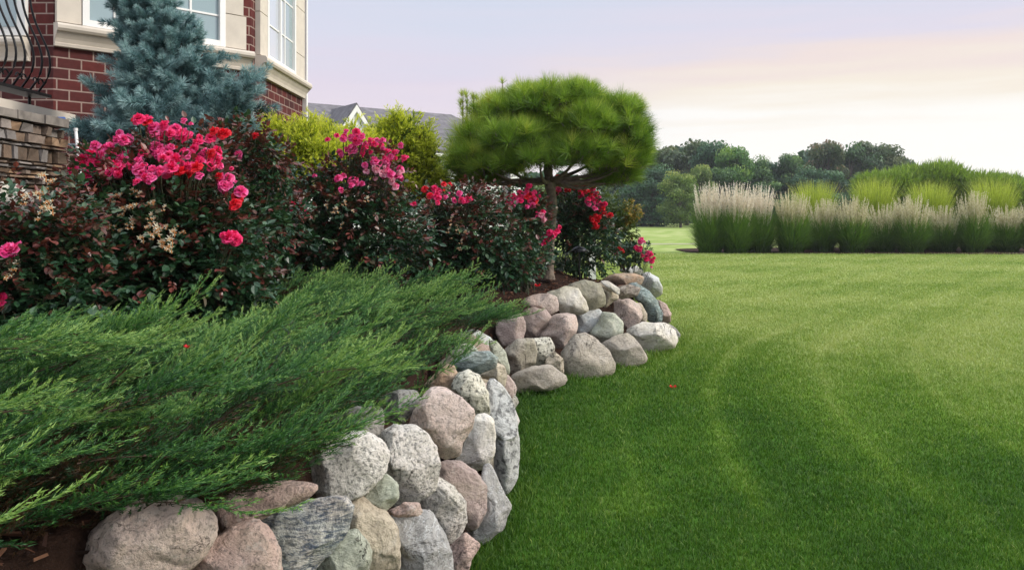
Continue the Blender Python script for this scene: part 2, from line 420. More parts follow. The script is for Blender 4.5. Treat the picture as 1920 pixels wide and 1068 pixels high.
# ------------------------------------------------------------------ ground
BED = np.array([(-1.0, 0.6), (-0.75, 1.6), (-.42, 2.6), (-.15, 3.4), (.04, 4.3), (.05, 5.6), (.0, 6.4), (.45, 7.15), (1.0, 7.8), (1.5, 8.4),
                (2.05, 9.5), (2.12, 10.3), (1.7, 11.2), (0.6, 12.3), (-1.5, 13.2), (-9, 13.5), (-9, 0.6)])
def bed_dist(X, Y):
    """signed distance to the bed's outline, positive inside"""
    X = np.asarray(X, float); Y = np.asarray(Y, float)
    best = np.full(X.shape, 1e9); ins = np.zeros(X.shape, bool)
    for (ax, ay), (bx, by) in zip(BED, np.roll(BED, -1, 0)):
        ex, ey = bx - ax, by - ay
        t = np.clip(((X - ax) * ex + (Y - ay) * ey) / (ex * ex + ey * ey), 0, 1)
        best = np.minimum(best, np.hypot(X - ax - t * ex, Y - ay - t * ey))
        c = ((ay > Y) != (by > Y)) & (X < (bx - ax) * (Y - ay) / (by - ay + 1e-12) + ax)
        ins ^= c
    return np.where(ins, best, -best)

def bed_z(X, Y):
    d = bed_dist(X, Y)
    z = 0.012 + 0.59 * sm((d - 0.49) / 0.14) + 0.22 * sm((d - 0.62) / 1.4)
    z = z + np.where(d > 0.62, 0.05 * (vnoise(X, Y, 2.5) - 0.5) + 0.02 * (vnoise(X, Y, 11) - 0.5), 0)
    return z

def lawn_tint(X, Y):
    x0 = np.where(Y > 4.3, 0.06 * (np.minimum(Y, 11) - 4.3) ** 2, 0) + np.maximum(Y - 11, 0) * 0.85
    d = X - x0
    wob = 0.35 * (vnoise(X, Y, 0.7) - 0.5)
    band = np.sin((d + wob) * 2 * np.pi / 1.5 - 1.3)
    t = 0.345 + 0.042 * band + 0.11 * (vnoise(X, Y, 0.45) - 0.5) + 0.09 * (vnoise(X, Y, 1.7) - 0.5) + 0.12 * (vnoise(X, Y, 6) - 0.5) + 0.10 * (vnoise(X, Y, 19) - 0.5)
    # pale wheel marks curving along the mowing line
    for off, w_, a_ in ((1.32, 0.075, 0.22), (2.25, 0.07, 0.14), (0.7, 0.05, 0.10), (3.2, 0.08, 0.12), (1.75, .04, .08)):
        t = t + a_ * np.exp(-((d + 0.5 * wob - off) / w_) ** 2) * sm((vnoise(X, Y, 0.35) - 0.25) / 0.4) * (.55 + .45 * vnoise(X, Y, 5))
    t = t - 0.06 * np.exp(-((d + .4 * wob - .8) / .22) ** 2) - .05 * np.exp(-((d + .4 * wob - 1.75) / .2) ** 2)
    # sunlit look of the open lawn painted in: lighter, yellower far right
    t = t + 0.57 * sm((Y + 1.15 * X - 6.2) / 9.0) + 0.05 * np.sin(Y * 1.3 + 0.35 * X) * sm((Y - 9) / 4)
    return t

ys = np.concatenate([np.linspace(-4, 30, 260), 30 * np.exp(np.linspace(0.02, math.log(900 / 30), 90))])
ss = np.sinh(np.linspace(-3.2, 3.2, 241)) / np.sinh(3.2) * 4.0
YY = np.repeat(ys[:, None], len(ss), 1); XX = ss[None] * (np.maximum(YY, 0) + 9)
nr, nc = YY.shape
idx = np.arange(nr * nc).reshape(nr, nc)
Fq = np.stack([idx[:-1, :-1], idx[:-1, 1:], idx[1:, 1:], idx[1:, :-1]], -1).reshape(-1, 4)
V = np.stack([XX, YY, np.zeros_like(XX)], -1).reshape(-1, 3)
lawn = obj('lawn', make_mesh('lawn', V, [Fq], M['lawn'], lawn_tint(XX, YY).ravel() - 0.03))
tag(lawn, kind='structure')

rng = np.random.default_rng(11)
NB = 820000
Y = 2.6 * np.exp(rng.random(NB) * math.log(30 / 2.6))
X = (rng.random(NB) * 1.75 - 0.5) * (Y * 0.82 + 0.3)
bd = bed_dist(X, Y)
keep = bd < np.where(Y < 6.5, 0.05, 0.10)
X, Y = X[keep], Y[keep]; n = len(X)
h = (0.017 + 0.019 * rng.random(n)) * np.clip(Y / 6, 0.9, 1.5) * np.where(bd[keep] > -0.10, 1.0 + 1.3 * rng.random(n), 1.0)
w = 0.0034 * np.maximum(Y / 3.6, 0.8) ** 0.95
yaw = rng.random(n) * 2 * np.pi
lean = 0.9 * rng.random(n) * h
ld = rng.random(n) * 2 * np.pi
p0 = np.stack([X, Y, np.full(n, -0.002)], -1)
side = np.stack([np.cos(yaw), np.sin(yaw), np.zeros(n)], -1) * (w / 2)[:, None]
mid = p0 + np.stack([np.cos(ld) * lean * .35, np.sin(ld) * lean * .35, h * 0.6], -1)
tip = p0 + np.stack([np.cos(ld) * lean * 1.2, np.sin(ld) * lean * 1.2, h], -1)
V = np.stack([p0 - side, p0 + side, mid + side * .8, mid - side * .8, tip], 1).reshape(-1, 3)
b5 = np.arange(n)[:, None] * 5
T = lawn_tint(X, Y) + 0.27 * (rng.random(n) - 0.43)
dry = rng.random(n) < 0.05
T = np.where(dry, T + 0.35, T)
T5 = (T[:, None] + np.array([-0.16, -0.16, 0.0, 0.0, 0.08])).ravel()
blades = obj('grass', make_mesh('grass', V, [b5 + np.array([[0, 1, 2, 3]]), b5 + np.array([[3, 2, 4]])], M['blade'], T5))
tag(blades, 'short green mown grass blades covering the lawn', 'grass', kind='stuff')

# planting bed behind the boulder wall
gx = np.arange(-9.2, 2.5, 0.06); gy = np.arange(0.4, 13.8, 0.06)
GX, GY = np.meshgrid(gx, gy)
GZ = bed_z(GX, GY); GD = bed_dist(GX, GY)
idx = np.arange(GX.size).reshape(GX.shape)
Fq = np.stack([idx[:-1, :-1], idx[:-1, 1:], idx[1:, 1:], idx[1:, :-1]], -1).reshape(-1, 4)
okf = (GD.ravel()[Fq] > 0.02).all(1)
bed = obj('planting_bed', make_mesh('planting_bed', np.stack([GX, GY, GZ], -1).reshape(-1, 3), [Fq[okf]], M['mulch'],
          0.45 + 0.3 * (vnoise(GX, GY, 3).ravel() - 0.5), smooth=True))
tag(bed, kind='structure')
n = 16000
X = rng.uniform(-2.6, 2.1, n); Y = rng.uniform(1.3, 12.0, n)
k = bed_dist(X, Y) > 0.56
X, Y = X[k], Y[k]; n = len(X)
Z = bed_z(X, Y) + 0.006 + 0.012 * rng.random(n)
d = rng.normal(size=(n, 3)); d[:, 2] *= 0.3
Mx = frames(d, roll=rng.normal(size=n) * 0.6)
chip = np.array([[-1, -.22, 0], [1, -.15, 0.05], [0.9, .2, 0.1], [-.9, .18, 0.02], [-1, -.22, -.12], [1, -.15, -.1], [0.9, .2, -.1], [-.9, .18, -.1]])
Vc = inst_pts(chip, Mx, np.stack([X, Y, Z], -1), 0.012 + 0.03 * rng.random(n) ** 2)
cf = np.array([[0, 1, 2, 3], [4, 7, 6, 5], [0, 4, 5, 1], [1, 5, 6, 2], [2, 6, 7, 3], [3, 7, 4, 0]])
g = G(); g.add(Vc.reshape(-1, 3), (np.arange(n)[:, None, None] * 8 + cf).reshape(-1, 4), np.repeat(rng.random(n), 8))
tag(g.top('mulch', M['chip']), 'loose red brown bark mulch chips on the raised bed', 'mulch', kind='stuff')

# pale path and mulch strip out on the lawn
g = G()
V = np.array([[-14, 38.6, 0.02], [10.5, 38.6, 0.02], [10.5, 39.4, 0.024], [-14, 39.4, 0.024]])
g.add(V, [[0, 1, 2, 3]]); tag(g.top('path', M['path']), kind='structure')
tt = np.linspace(0, 1, 40)
g = G()
xs = 6.7 + tt * 22; y0 = 29.3 + 0.25 * np.sin(tt * 9) + 1.5 * (1 - tt) ** 14; y1 = 34.5 - 1.5 * (1 - tt) ** 14
V = np.concatenate([np.stack([xs, y0, 0 * tt + .03], -1), np.stack([xs, y1, 0 * tt + .035], -1)])
i = np.arange(39); g.add(V, np.stack([i, i + 1, i + 41, i + 40], -1), 0.55)
tag(g.top('mulch_strip', M['mulch']), kind='structure')
# ------------------------------------------------------------------ boulders of the dry-stacked wall
def to_px(kind, poly):
    a = np.array(poly, float)
    if kind == 'a': return np.stack([120 + a[:, 0] * .4583, 640 + a[:, 1] * .4583], -1)
    if kind == 'b': return np.stack([760 + a[:, 0] * .28125, 480 + a[:, 1] * .28125], -1)
    return a

def boulder(kind, poly, zc, push, mat, label, seed, depth=0.8, facets=5, lump=1.0, sub=4):
    px = to_px(kind, poly)
    nxt = np.roll(px, -1, 0)
    cr = px[:, 0] * nxt[:, 1] - nxt[:, 0] * px[:, 1]
    A = cr.sum() / 2
    c = np.array([((px[:, 0] + nxt[:, 0]) * cr).sum(), ((px[:, 1] + nxt[:, 1]) * cr).sum()]) / (6 * A)
    Yc = (HC - zc) * F / (c[1] - HY) + push
    ctr = P(c[0], c[1], Yc)
    # silhouette radius by angle
    na = 96
    th = np.arange(na) / na * 2 * np.pi
    rho = np.zeros(na)
    for (p, q) in zip(px - c, nxt - c):
        p = np.array([p[0], -p[1]]); q = np.array([q[0], -q[1]]); e = q - p
        den = np.cos(th) * e[1] - np.sin(th) * e[0]
        den = np.where(np.abs(den) < 1e-9, 1e-9, den)
        r_ = (p[0] * e[1] - p[1] * e[0]) / den
        s_ = (p[0] * np.sin(th) - p[1] * np.cos(th)) / den
        rho = np.where((s_ >= -1e-6) & (s_ <= 1 + 1e-6) & (r_ > 0), np.maximum(rho, r_), rho)
    ker = np.exp(-0.5 * (np.arange(-5, 6) / 0.8) ** 2); ker /= ker.sum()
    rho = sum(k_ * np.roll(rho, j) for k_, j in zip(ker, range(-5, 6))) * 1.09 / F * Yc
    import bmesh
    bm = bmesh.new(); bmesh.ops.create_icosphere(bm, subdivisions=sub, radius=1.0)
    U = np.array([v.co for v in bm.verts]); Fc = np.array([[v.index for v in f.verts] for f in bm.faces]); bm.free()
    r = np.random.default_rng(seed)
    ang = np.arctan2(U[:, 2], U[:, 0]) % (2 * np.pi)
    rr = np.interp(ang, np.append(th, 2 * np.pi), np.append(rho, rho[0]))
    s_ = np.hypot(U[:, 0], U[:, 2]); cc = -U[:, 1]
    D = rho.mean() * depth
    s2 = s_ ** 0.82
    nv = np.stack([np.cos(ang) * s2, cc, np.sin(ang) * s2], -1)          # normalised (x, toward camera, z)
    for _ in range(facets + 3):                                              # broken faces on the near side
        a_ = r.uniform(0, 2 * np.pi); tilt = r.uniform(0.15, 1.6)
        pn = np.array([math.cos(a_) * tilt, 1.0, math.sin(a_) * tilt]); pn /= np.linalg.norm(pn)
        dd = max(r.uniform(0.60, 0.88), tilt / math.hypot(1, tilt) * 0.97 + .01)
        over = nv @ pn - dd
        nv = nv - np.where(over > 0, over * 0.95, 0)[:, None] * pn
    V = np.stack([nv[:, 0] * rr, -nv[:, 1] * D, nv[:, 2] * rr], -1)
    o3 = r.uniform(-50, 50, 3)
    m_ = rho.mean()
    dn = np.array([mnoise.fractal(Vector(u * 1.6 + o3), 0.8, 2.1, 5) for u in U])
    df = np.array([mnoise.fractal(Vector(u * 7.0 + o3), 0.7, 2.0, 3) for u in U])
    V = V * (1 + 0.075 * lump * dn + 0.022 * lump * df)[:, None]
    ob = obj('boulder', make_mesh('boulder', V, [Fc], mat, smooth=True), None, ctr)
    return tag(ob, label, 'boulder', 'boulders of the stacked retaining wall')

BL = [
 ('a', [(60,890),(110,810),(180,730),(240,690),(310,655),(400,645),(470,655),(540,685),(585,740),(590,810),(545,880),(500,930),(430,1000),(250,1030),(90,980)], .55, 0, 'pink', 'large rounded pinkish grey boulder at the lower left end, next to bare soil', .85, 5),
 ('a', [(480,950),(540,880),(610,820),(690,765),(770,755),(830,795),(862,870),(868,950),(850,1040),(650,1080),(490,1040)], .44, 0, 'rose', 'salmon pink granite boulder cut off by the bottom edge of the photo', .8, 3),
 ('a', [(570,690),(700,620),(860,585),(1000,585),(1035,605),(990,645),(890,685),(795,725),(745,760),(640,800),(580,800)], .62, .16, 'rose', 'long flat pinkish stone half hidden under the juniper fringe, above the blue striped stone', .7, 4),
 ('a', [(775,745),(850,700),(960,665),(1070,648),(1150,643),(1167,690),(1150,770),(1110,835),(1040,905),(985,950),(900,1010),(855,960),(840,860)], .42, .02, 'gneiss', 'blue grey gneiss slab with dark wavy streaks', .6, 6),
 ('a', [(1150,650),(1200,645),(1250,680),(1315,715),(1352,770),(1367,850),(1360,930),(1310,1000),(1200,1010),(1140,900),(1120,760)], .3, .03, 'tan', 'tan boulder with a dark crack right of the blue streaked stone', .8, 3),
 ('a', [(1130,795),(1190,783),(1240,830),(1248,890),(1225,960),(1150,1020),(1050,1020),(1030,940),(1075,850)], .28, -.05, 'green', 'small greenish grey cobble low in front of the tan cracked boulder', .8, 3),
 ('a', [(1015,440),(1060,405),(1120,388),(1220,380),(1290,418),(1327,470),(1310,530),(1250,600),(1190,632),(1100,638),(1035,605),(1020,520)], .58, 0, 'white', 'big pale pinkish white speckled boulder with juniper tips lying across it', .85, 4),
 ('a', [(1295,380),(1350,350),(1430,358),(1480,385),(1515,440),(1528,510),(1510,600),(1440,650),(1350,672),(1310,600),(1310,490)], .5, .04, 'white', 'white granite block with fractured faces, below the flat topped pink boulder', .8, 9),
 ('a', [(1180,640),(1240,600),(1315,545),(1362,590),(1362,640),(1315,695),(1250,685)], .45, .0, 'green', 'small smooth cream green cobble wedged under the pale speckled boulder', .8, 3),
 ('a', [(1090,320),(1190,272),(1295,275),(1302,340),(1295,410),(1230,395),(1130,375)], .66, .05, 'dark', 'flat topped grey slab emerging from the juniper on top of the wall', .7, 5),
 ('a', [(1290,235),(1370,200),(1435,203),(1462,245),(1440,285),(1390,325),(1320,325),(1290,300)], .66, .05, 'dark', 'dark grey speckled oval stone left of the flat topped pink boulder', .8, 3),
 ('a', [(1465,240),(1500,200),(1560,205),(1620,232),(1672,285),(1660,350),(1630,405),(1620,455),(1560,468),(1510,440),(1480,390),(1415,350),(1440,290)], .6, 0, 'pink', 'flat topped light pink boulder with angular edges, highest in the near wall', .8, 7),
 ('a', [(1585,185),(1610,140),(1655,122),(1700,150),(1730,210),(1738,290),(1715,312),(1668,295),(1640,240)], .58, .05, 'speck', 'oval black and white speckled stone standing behind the light pink boulder', .85, 2),
 ('a', [(1675,320),(1720,308),(1750,325),(1762,380),(1755,460),(1722,512),(1660,527),(1595,505),(1625,455),(1650,400)], .4, .04, 'cream', 'smooth cream upright stone right below the light pink boulder', .85, 3),
 ('a', [(1500,520),(1560,498),(1620,505),(1685,535),(1722,600),(1722,680),(1690,740),(1640,765),(1600,700),(1530,610)], .28, .05, 'mauve', 'pinkish brown rounded boulder under the smooth cream stone', .8, 3),
 ('a', [(1450,590),(1520,560),(1590,600),(1635,660),(1642,740),(1600,805),(1560,812),(1490,745),(1440,660)], .25, 0, 'white', 'white speckled stone between the pinkish brown boulder and the fractured granite', .8, 7),
 ('a', [(1325,715),(1400,700),(1490,705),(1535,780),(1575,860),(1585,950),(1545,1030),(1400,1030),(1365,900),(1350,790)], .2, 0, 'vein', 'dark grey boulder laced with white veins at the bottom edge', .8, 5),
 ('a', [(1330,695),(1395,660),(1450,665),(1470,710),(1400,725),(1345,720)], .38, .05, 'rose', 'small reddish wedge stone above the white veined boulder', .8, 3),
 ('a', [(1725,160),(1780,175),(1830,245),(1852,330),(1858,450),(1850,560),(1810,622),(1778,590),(1762,480),(1760,360),(1742,290),(1735,210)], .33, 0, 'patch', 'tall pale grey stone with black patches bulging over the lawn', .9, 6),
 ('a', [(1705,530),(1745,510),(1770,570),(1795,620),(1822,680),(1792,760),(1740,800),(1680,835),(1640,785),(1690,740),(1722,650)], .15, 0, 'vein', 'angular grey stone with chalky white veins at the lawn edge', .8, 8),
 ('a', [(1560,860),(1640,790),(1700,840),(1665,890),(1650,950),(1625,1010),(1575,1020),(1575,930)], .08, .02, 'rose', 'pinkish stone at the foot of the near wall, touching the grass at the bottom edge', .8, 4),
 ('b', [(480,790),(540,750),(600,712),(660,740),(675,795),(655,870),(600,835),(520,812)], .55, .05, 'tan', 'small golden tan stone under the green slate', .8, 3),
 ('b', [(130,860),(200,790),(270,725),(325,735),(345,800),(290,905),(180,890)], .64, .05, 'rust', 'orange brown stone under the drooping juniper tip', .8, 3),
 ('b', [(310,720),(360,680),(450,645),(560,635),(605,685),(595,735),(490,785),(370,775)], .64, .03, 'slate', 'blue green slate slab with dark streaks on top of the wall', .6, 7),
 ('b', [(295,640),(330,595),(385,572),(440,588),(485,635),(440,665),(330,680)], .68, .12, 'green', 'small rounded grey green stone behind the slate slab', .8, 2),
 ('b', [(555,560),(610,572),(665,640),(695,740),(690,805),(650,760),(605,690),(570,630)], .52, .05, 'green', 'narrow grey green stone at the inner corner of the wall beside the slate', .9, 3),
 ('b', [(640,835),(690,800),(718,850),(720,930),(700,965),(655,905)], .33, .1, 'mauve', 'small pinkish stone low in the inner corner of the wall', .9, 2),
 ('b', [(775,315),(815,280),(870,258),(950,252),(1005,275),(1020,360),(960,388),(880,345),(800,335)], .62, 0, 'pink', 'pinkish tan stone on top of the far wall beside the bark mulch', .8, 4),
 ('b', [(945,250),(1010,228),(1080,208),(1150,222),(1192,300),(1215,365),(1140,388),(1040,388),(985,345)], .6, -.03, 'cream', 'angular cream stone with bright chipped face on top of the far wall', .8, 8),
 ('b', [(760,400),(800,365),(860,348),(930,358),(968,410),(950,470),(880,532),(800,548),(765,480)], .45, 0, 'mauve', 'smooth mauve brown egg shaped boulder left in the middle course of the far wall', .85, 1),
 ('b', [(610,440),(690,405),(775,390),(795,470),(785,545),(700,605),(640,595),(615,520)], .45, .03, 'mauve', 'brownish stone mostly covered by the back juniper, left of the mauve egg shaped boulder', .85, 2),
 ('b', [(965,420),(1010,392),(1070,385),(1132,400),(1143,470),(1112,550),(1060,608),(1005,610),(970,555),(890,530),(945,480)], .38, 0, 'pink', 'rough pink and white mottled boulder in the centre of the far wall', .85, 4),
 ('b', [(1080,205),(1140,180),(1200,162),(1290,185),(1325,260),(1325,325),(1260,352),(1200,342),(1165,260)], .6, -.62, 'olive', 'dark olive brown boulder with a black chipped face', .8, 7),
 ('b', [(1275,190),(1335,170),(1400,220),(1422,275),(1370,312),(1325,345),(1310,260)], .58, -.45, 'tan', 'smooth tan brown stone behind the black chipped boulder', .8, 2),
 ('b', [(1295,165),(1350,165),(1425,215),(1425,260),(1380,235),(1330,200)], .66, -.5, 'cream', 'thin pale slab leaning on top of the far wall', .6, 4),
 ('b', [(1310,158),(1370,130),(1430,116),(1520,118),(1585,138),(1565,192),(1440,195),(1380,182)], .68, 0, 'rust', 'flat rusty brown slab lying on top of the far wall', .9, 5),
 ('b', [(1415,205),(1490,190),(1565,215),(1545,262),(1440,285),(1415,255)], .6, -.35, 'layer', 'layered brown and grey stone below the rusty slab', .7, 7),
 ('b', [(1545,150),(1580,122),(1625,113),(1682,150),(1708,200),(1703,252),(1660,275),(1600,240),(1560,195)], .52, 0, 'grayblue', 'big rounded pale blue grey boulder at the far end of the wall', .9, 3),
 ('b', [(1485,200),(1550,187),(1620,235),(1682,310),(1712,370),(1702,435),(1640,445),(1600,405),(1580,330),(1530,285)], .42, 0, 'slate', 'tall blue green stone leaning at the far end of the wall', .8, 5),
 ('b', [(1330,350),(1395,298),(1490,287),(1560,335),(1572,400),(1542,462),(1490,488),(1440,445),(1375,395)], .38, 0, 'pink', 'round pink granite boulder beside the leaning blue green stone', .85, 3),
 ('b', [(1500,310),(1570,318),(1608,380),(1603,445),(1560,450),(1535,400)], .36, .06, 'tan', 'brown stone squeezed behind the round pink boulder', .8, 3),
 ('b', [(1680,290),(1740,325),(1770,380),(1763,435),(1710,450),(1695,390)], .3, .0, 'rose', 'small orange pink stone at the very end of the far wall', .9, 3),
 ('b', [(1138,395),(1210,368),(1290,357),(1335,420),(1292,475),(1200,520),(1145,518)], .38, .02, 'grayblue', 'angular blue grey stone with a sharp ridge in the middle of the far wall', .75, 8),
 ('b', [(1230,515),(1290,450),(1318,380),(1390,388),(1443,440),(1448,505),(1400,555),(1320,585),(1270,555)], .32, 0, 'green', 'rounded green grey boulder right of the ridged blue grey stone', .85, 2),
 ('b', [(1050,650),(1120,550),(1200,522),(1270,550),(1330,620),(1393,700),(1395,765),(1320,808),(1200,822),(1075,818),(1055,740)], .15, 0, 'graytan', 'largest tan boulder at the foot of the far wall', .8, 3),
 ('b', [(1310,595),(1400,540),(1480,518),(1530,560),(1592,640),(1605,695),(1540,728),(1420,742),(1385,690),(1335,640)], .15, .03, 'graytan', 'smooth grey tan boulder with a central ridge at the foot of the far wall', .8, 5),
 ('b', [(1475,500),(1580,448),(1720,453),(1785,490),(1805,550),(1782,605),(1680,635),(1620,655),(1560,605)], .17, 0, 'cream', 'angular cream white boulder at the lawn near the far end', .8, 7),
 ('b', [(1735,440),(1800,478),(1833,520),(1805,578),(1785,520)], .12, .05, 'dark', 'small dark grey stone in the grass at the far end', .9, 3),
 ('b', [(655,640),(740,560),(855,555),(870,640),(860,710),(760,775),(695,775),(690,700)], .27, 0, 'graytan', 'pale tan pitted boulder beside the inner corner', .8, 3),
 ('b', [(845,550),(960,548),(988,600),(988,680),(930,725),(850,745),(845,640)], .27, .02, 'speck', 'black speckled whitish boulder above the lowest brown grey stone', .8, 4),
 ('b', [(935,700),(990,638),(1050,685),(1056,780),(1000,770),(940,745)], .2, .12, 'tan', 'small tan stone tucked beside the largest tan boulder', .8, 3),
 ('b', [(715,800),(790,760),(860,738),(960,735),(1052,798),(1058,845),(960,885),(820,895),(715,925),(708,860)], .12, 0, 'graytan', 'low brown grey boulder lying at the inner corner on the lawn', .8, 5),
 ('b', [(1425,92),(1480,78),(1540,66),(1582,98),(1570,125),(1480,122)], .72, 0, 'grayblue', 'grey stone on top of the wall under the small pink rose', .9, 3),
 ('p', [(-30,360),(5,345),(38,350),(55,385),(48,415),(10,425),(-35,420)], 1.52, 0, 'cream', 'pale boulder against the stone pier behind the roses', .8, 4),
]
for k, (kind, poly, zc, push, mt, lab, dep, fac) in enumerate(BL):
    if kind == 'p':
        # rests on the bed by the pier
        c = np.mean(poly, 0)
        zc = HC - (c[1] - HY) / F * 4.1
        sh = 4.1 - (HC - zc) * F / (c[1] - HY)
        ob = boulder(kind, poly, zc, sh, M[mt], lab, 100 + k, dep, fac)
        ob['group'] = ''
        del ob['group']
    else:
        boulder(kind, poly, zc, push, M[mt], lab, 100 + k, dep, fac, sub=5 if kind == 'a' else 4)

# the wall runs on round its inner bend, behind the tall stone at the lawn edge
rb = np.random.default_rng(77)
for q, (y_, mts) in enumerate(((4.75, ('graytan', 'pink', 'green')), (5.25, ('white', 'mauve', 'tan')), (5.75, ('dark', 'cream', 'rose')), (6.2, ('pink', 'graytan', 'grayblue')))):
    for c_, (z_, mt) in enumerate(zip((.14, .33, .45), mts)):
        if c_ == 2 and q == 0: continue
        r_ = .245 - .02 * c_; p_ = (-.17 - .07 * c_, y_ + .1 * (c_ % 2), z_)
        px_, py_ = CX + F * p_[0] / p_[1], HY + F * (HC - p_[2]) / p_[1]
        th_ = np.arange(9) / 9 * 6.283
        poly = [(px_ + math.cos(t) * r_ * .78 * rb.uniform(.85, 1.12) * F / y_, py_ - math.sin(t) * .15 * rb.uniform(.85, 1.1) * F / y_) for t in th_]
        boulder('p', poly, z_, 0, M[mt], ('lower', 'middle', 'upper')[c_] + ' stone in the wall bend behind the tall black patched stone, ' + ('nearest', 'second', 'third', 'last')[q] + ' row', 300 + 3 * q + c_, 1.5, 4)

# ------------------------------------------------------------------ brick house with bay
A_, B_, C_ = np.array([-3.87, 6.75]), np.array([-2.61, 8.0]), np.array([-2.59, 10.0])
class Wall:
    def __init__(s, a, b):
        s.a = np.asarray(a, float); s.L = np.linalg.norm(np.subtract(b, a)); s.d = np.subtract(b, a) / s.L
        s.n = np.array([s.d[1], -s.d[0]])
    def pt(s, px, py):
        q = (px - CX) / F
        t = (q * s.a[1] - s.a[0]) / (s.d[0] - q * s.d[1])
        return t, HC - (py - HY) / F * (s.a[1] + s.d[1] * t)
    def xyz(s, t, z, o):
        p = s.a + s.d * t + s.n * o
        return (p[0], p[1], z)
    def box(s, g, t0, t1, z0, z1, o0, o1, tint=.5):
        V = np.array([s.xyz(t, z, o) for t in (t0, t1) for z in (z0, z1) for o in (o0, o1)])
        uv = np.array([(t + (0 if o == o0 else 0), z) for t in (t0, t1) for z in (z0, z1) for o in (o0, o1)])
        g.add(V, BOXF, tint, uv); return g
    def prof(s, g, t0, t1, pts):
        """extrude an (out, z) outline along the wall"""
        k = len(pts)
        V = np.array([s.xyz(t, z, o) for t in (t0, t1) for (o, z) in pts])
        i = np.arange(k); j = (i + 1) % k
        g.add(V, np.stack([i, j, j + k, i + k], -1))
        for q in range(1, k - 1):
            g.add(V[[0, q, q + 1]], [[0, 1, 2]]); g.add(V[[k, k + q, k + q + 1]], [[0, 2, 1]])
        return g
house = empty('brick_house', (-3.87, 6.75, 0.8), 'red brick house with a bay of white windows and cream stone trim', 'house')
wA = Wall(A_, B_); wB = Wall(B_, C_); w0 = Wall((-7.0, 6.75), A_)
g = G()
ZT = 5.6
bayg = [(w0, 0, w0.L), (wA, 0, wA.L), (wB, 0, wB.L)]
for w_, t0, t1 in bayg:
    V = np.array([w_.xyz(t, z, 0) for t in (t0, t1) for z in (0.3, ZT)])
    off = {id(w0): 0, id(wA): 0.07, id(wB): 0.11}[id(w_)]
    g.add(V, [[0, 2, 3, 1]], .5, [(t + off, z) for t in (t0, t1) for z in (0.3, ZT)])
V = np.array([(-2.59, 10, .3), (-2.59, 10, ZT), (-7, 10, .3), (-7, 10, ZT)]); g.add(V, [[0, 2, 3, 1]], .5, [(0, .3), (0, ZT), (4.4, .3), (4.4, ZT)])
V = np.array([(-7, 10, .3), (-7, 10, ZT), (-7, 6.75, .3), (-7, 6.75, ZT)]); g.add(V, [[0, 2, 3, 1]], .5, [(0, .3), (0, ZT), (3.2, .3), (3.2, ZT)])
wall = g.part('wall', M['brick'], house)
g = G(); g.box((-7.2, 6.6, ZT + .002), (-2.45, 10.1, ZT + .2)); g.part('roof_slab', M['limestone'], house)
SILL = [(0.003, 2.91), (.045, 2.91), (.05, 2.935), (.045, 2.94), (.06, 2.975), (.085, 3.01), (.09, 3.025), (.115, 3.03), (.13, 3.05), (.13, 3.075), (.115, 3.095), (.003, 3.11)]
tB = wB.L
g = wA.prof(G(), 0.0, wA.L - 0.02, SILL); g.part('window_sill', M['limestone'], house)
g = wB.prof(G(), wB.pt(477, 130)[0], wB.pt(566, 180)[0], SILL); g.part('window_sill', M['limestone'], house)
def quoins(w_, p0, p1, cuts):
    t0, t1 = w_.pt(p0, 60)[0], w_.pt(p1, 60)[0]
    zs = [3.11] + cuts + [ZT - .1]
    for q, (z0, z1) in enumerate(zip(zs[:-1], zs[1:])):
        e = 0.0 if q % 2 == 0 else -.03
        g = G(); w_.box(g, t0 - (e if p0 < 300 else 0), t1 + (e if p0 > 300 and w_ is wA else 0), z0 + .004, z1 - .004, .003, .055)
        g.part('jamb_stone', M['limestone'], house)
quoins(wA, 103, 149, [3.62, 4.1])
quoins(wA, 418, 457, [3.44, 3.95])
quoins(wB, 478, 492, [3.55, 4.1])
quoins(wB, 545, 563, [3.40, 3.95])
def window(w_, p0, p1, vm, hm, z0, z1, glass, frame_w=.055, name='window'):
    t0, t1 = w_.pt(p0, 60)[0], w_.pt(p1, 60)[0]
    g = G()
    w_.box(g, t0, t0 + frame_w, z0, z1, .003, .06); w_.box(g, t1 - frame_w, t1, z0, z1, .003, .06)
    w_.box(g, t0 + frame_w, t1 - frame_w, z0, z0 + frame_w, .003, .058); w_.box(g, t0 + frame_w, t1 - frame_w, z1 - frame_w, z1, .003, .058)
    fr = g.part(name, M['white_paint'], house)
    g = G(); w_.box(g, t0 + frame_w, t1 - frame_w, z0 + frame_w, z1 - frame_w, .006, .022); g.part('pane', glass, fr)
    g = G()
    for (pv, wd) in vm:
        t = w_.pt(pv, 60)[0]; w_.box(g, t - wd / 2, t + wd / 2, z0 + frame_w, z1 - frame_w, .0225, .05 if wd > .03 else .034)
    for z in hm:
        w_.box(g, t0 + frame_w, t1 - frame_w, z - .009, z + .009, .0225, .032)
    g.part('muntin', M['white_paint'], fr)
    return fr
window(wA, 151, 418, [(213, .02), (283, .07), (355, .02)], [3.41, 3.8, 4.2], 3.11, 4.8, M['glass'])
fw = window(wB, 492, 546, [(519, .045), (529, .03)], [3.5, 3.9], 3.11, 4.8, M['reflglass'], .05)
g = wB.box(G(), wB.pt(530, 60)[0] + .016, wB.pt(546, 60)[0] - .052, 3.165, 4.74, .0225, .026); g.part('pane', M['glass'], fw)  # darker pane stands in for the dark strip in the reflection
wn = Wall((-7.0, 6.75), A_)
t1 = wn.pt(58, 60)[0]
g = wn.prof(G(), t1 - 1.3, t1, [(o, z - .13) for o, z in SILL]); g.part('window_sill', M['limestone'], house)
tw0 = t1 - 1.25
g = G(); wn.box(g, tw0, t1 - .02, 2.99, 4.7, .003, .05); fr = g.part('window', M['white_paint'], house)
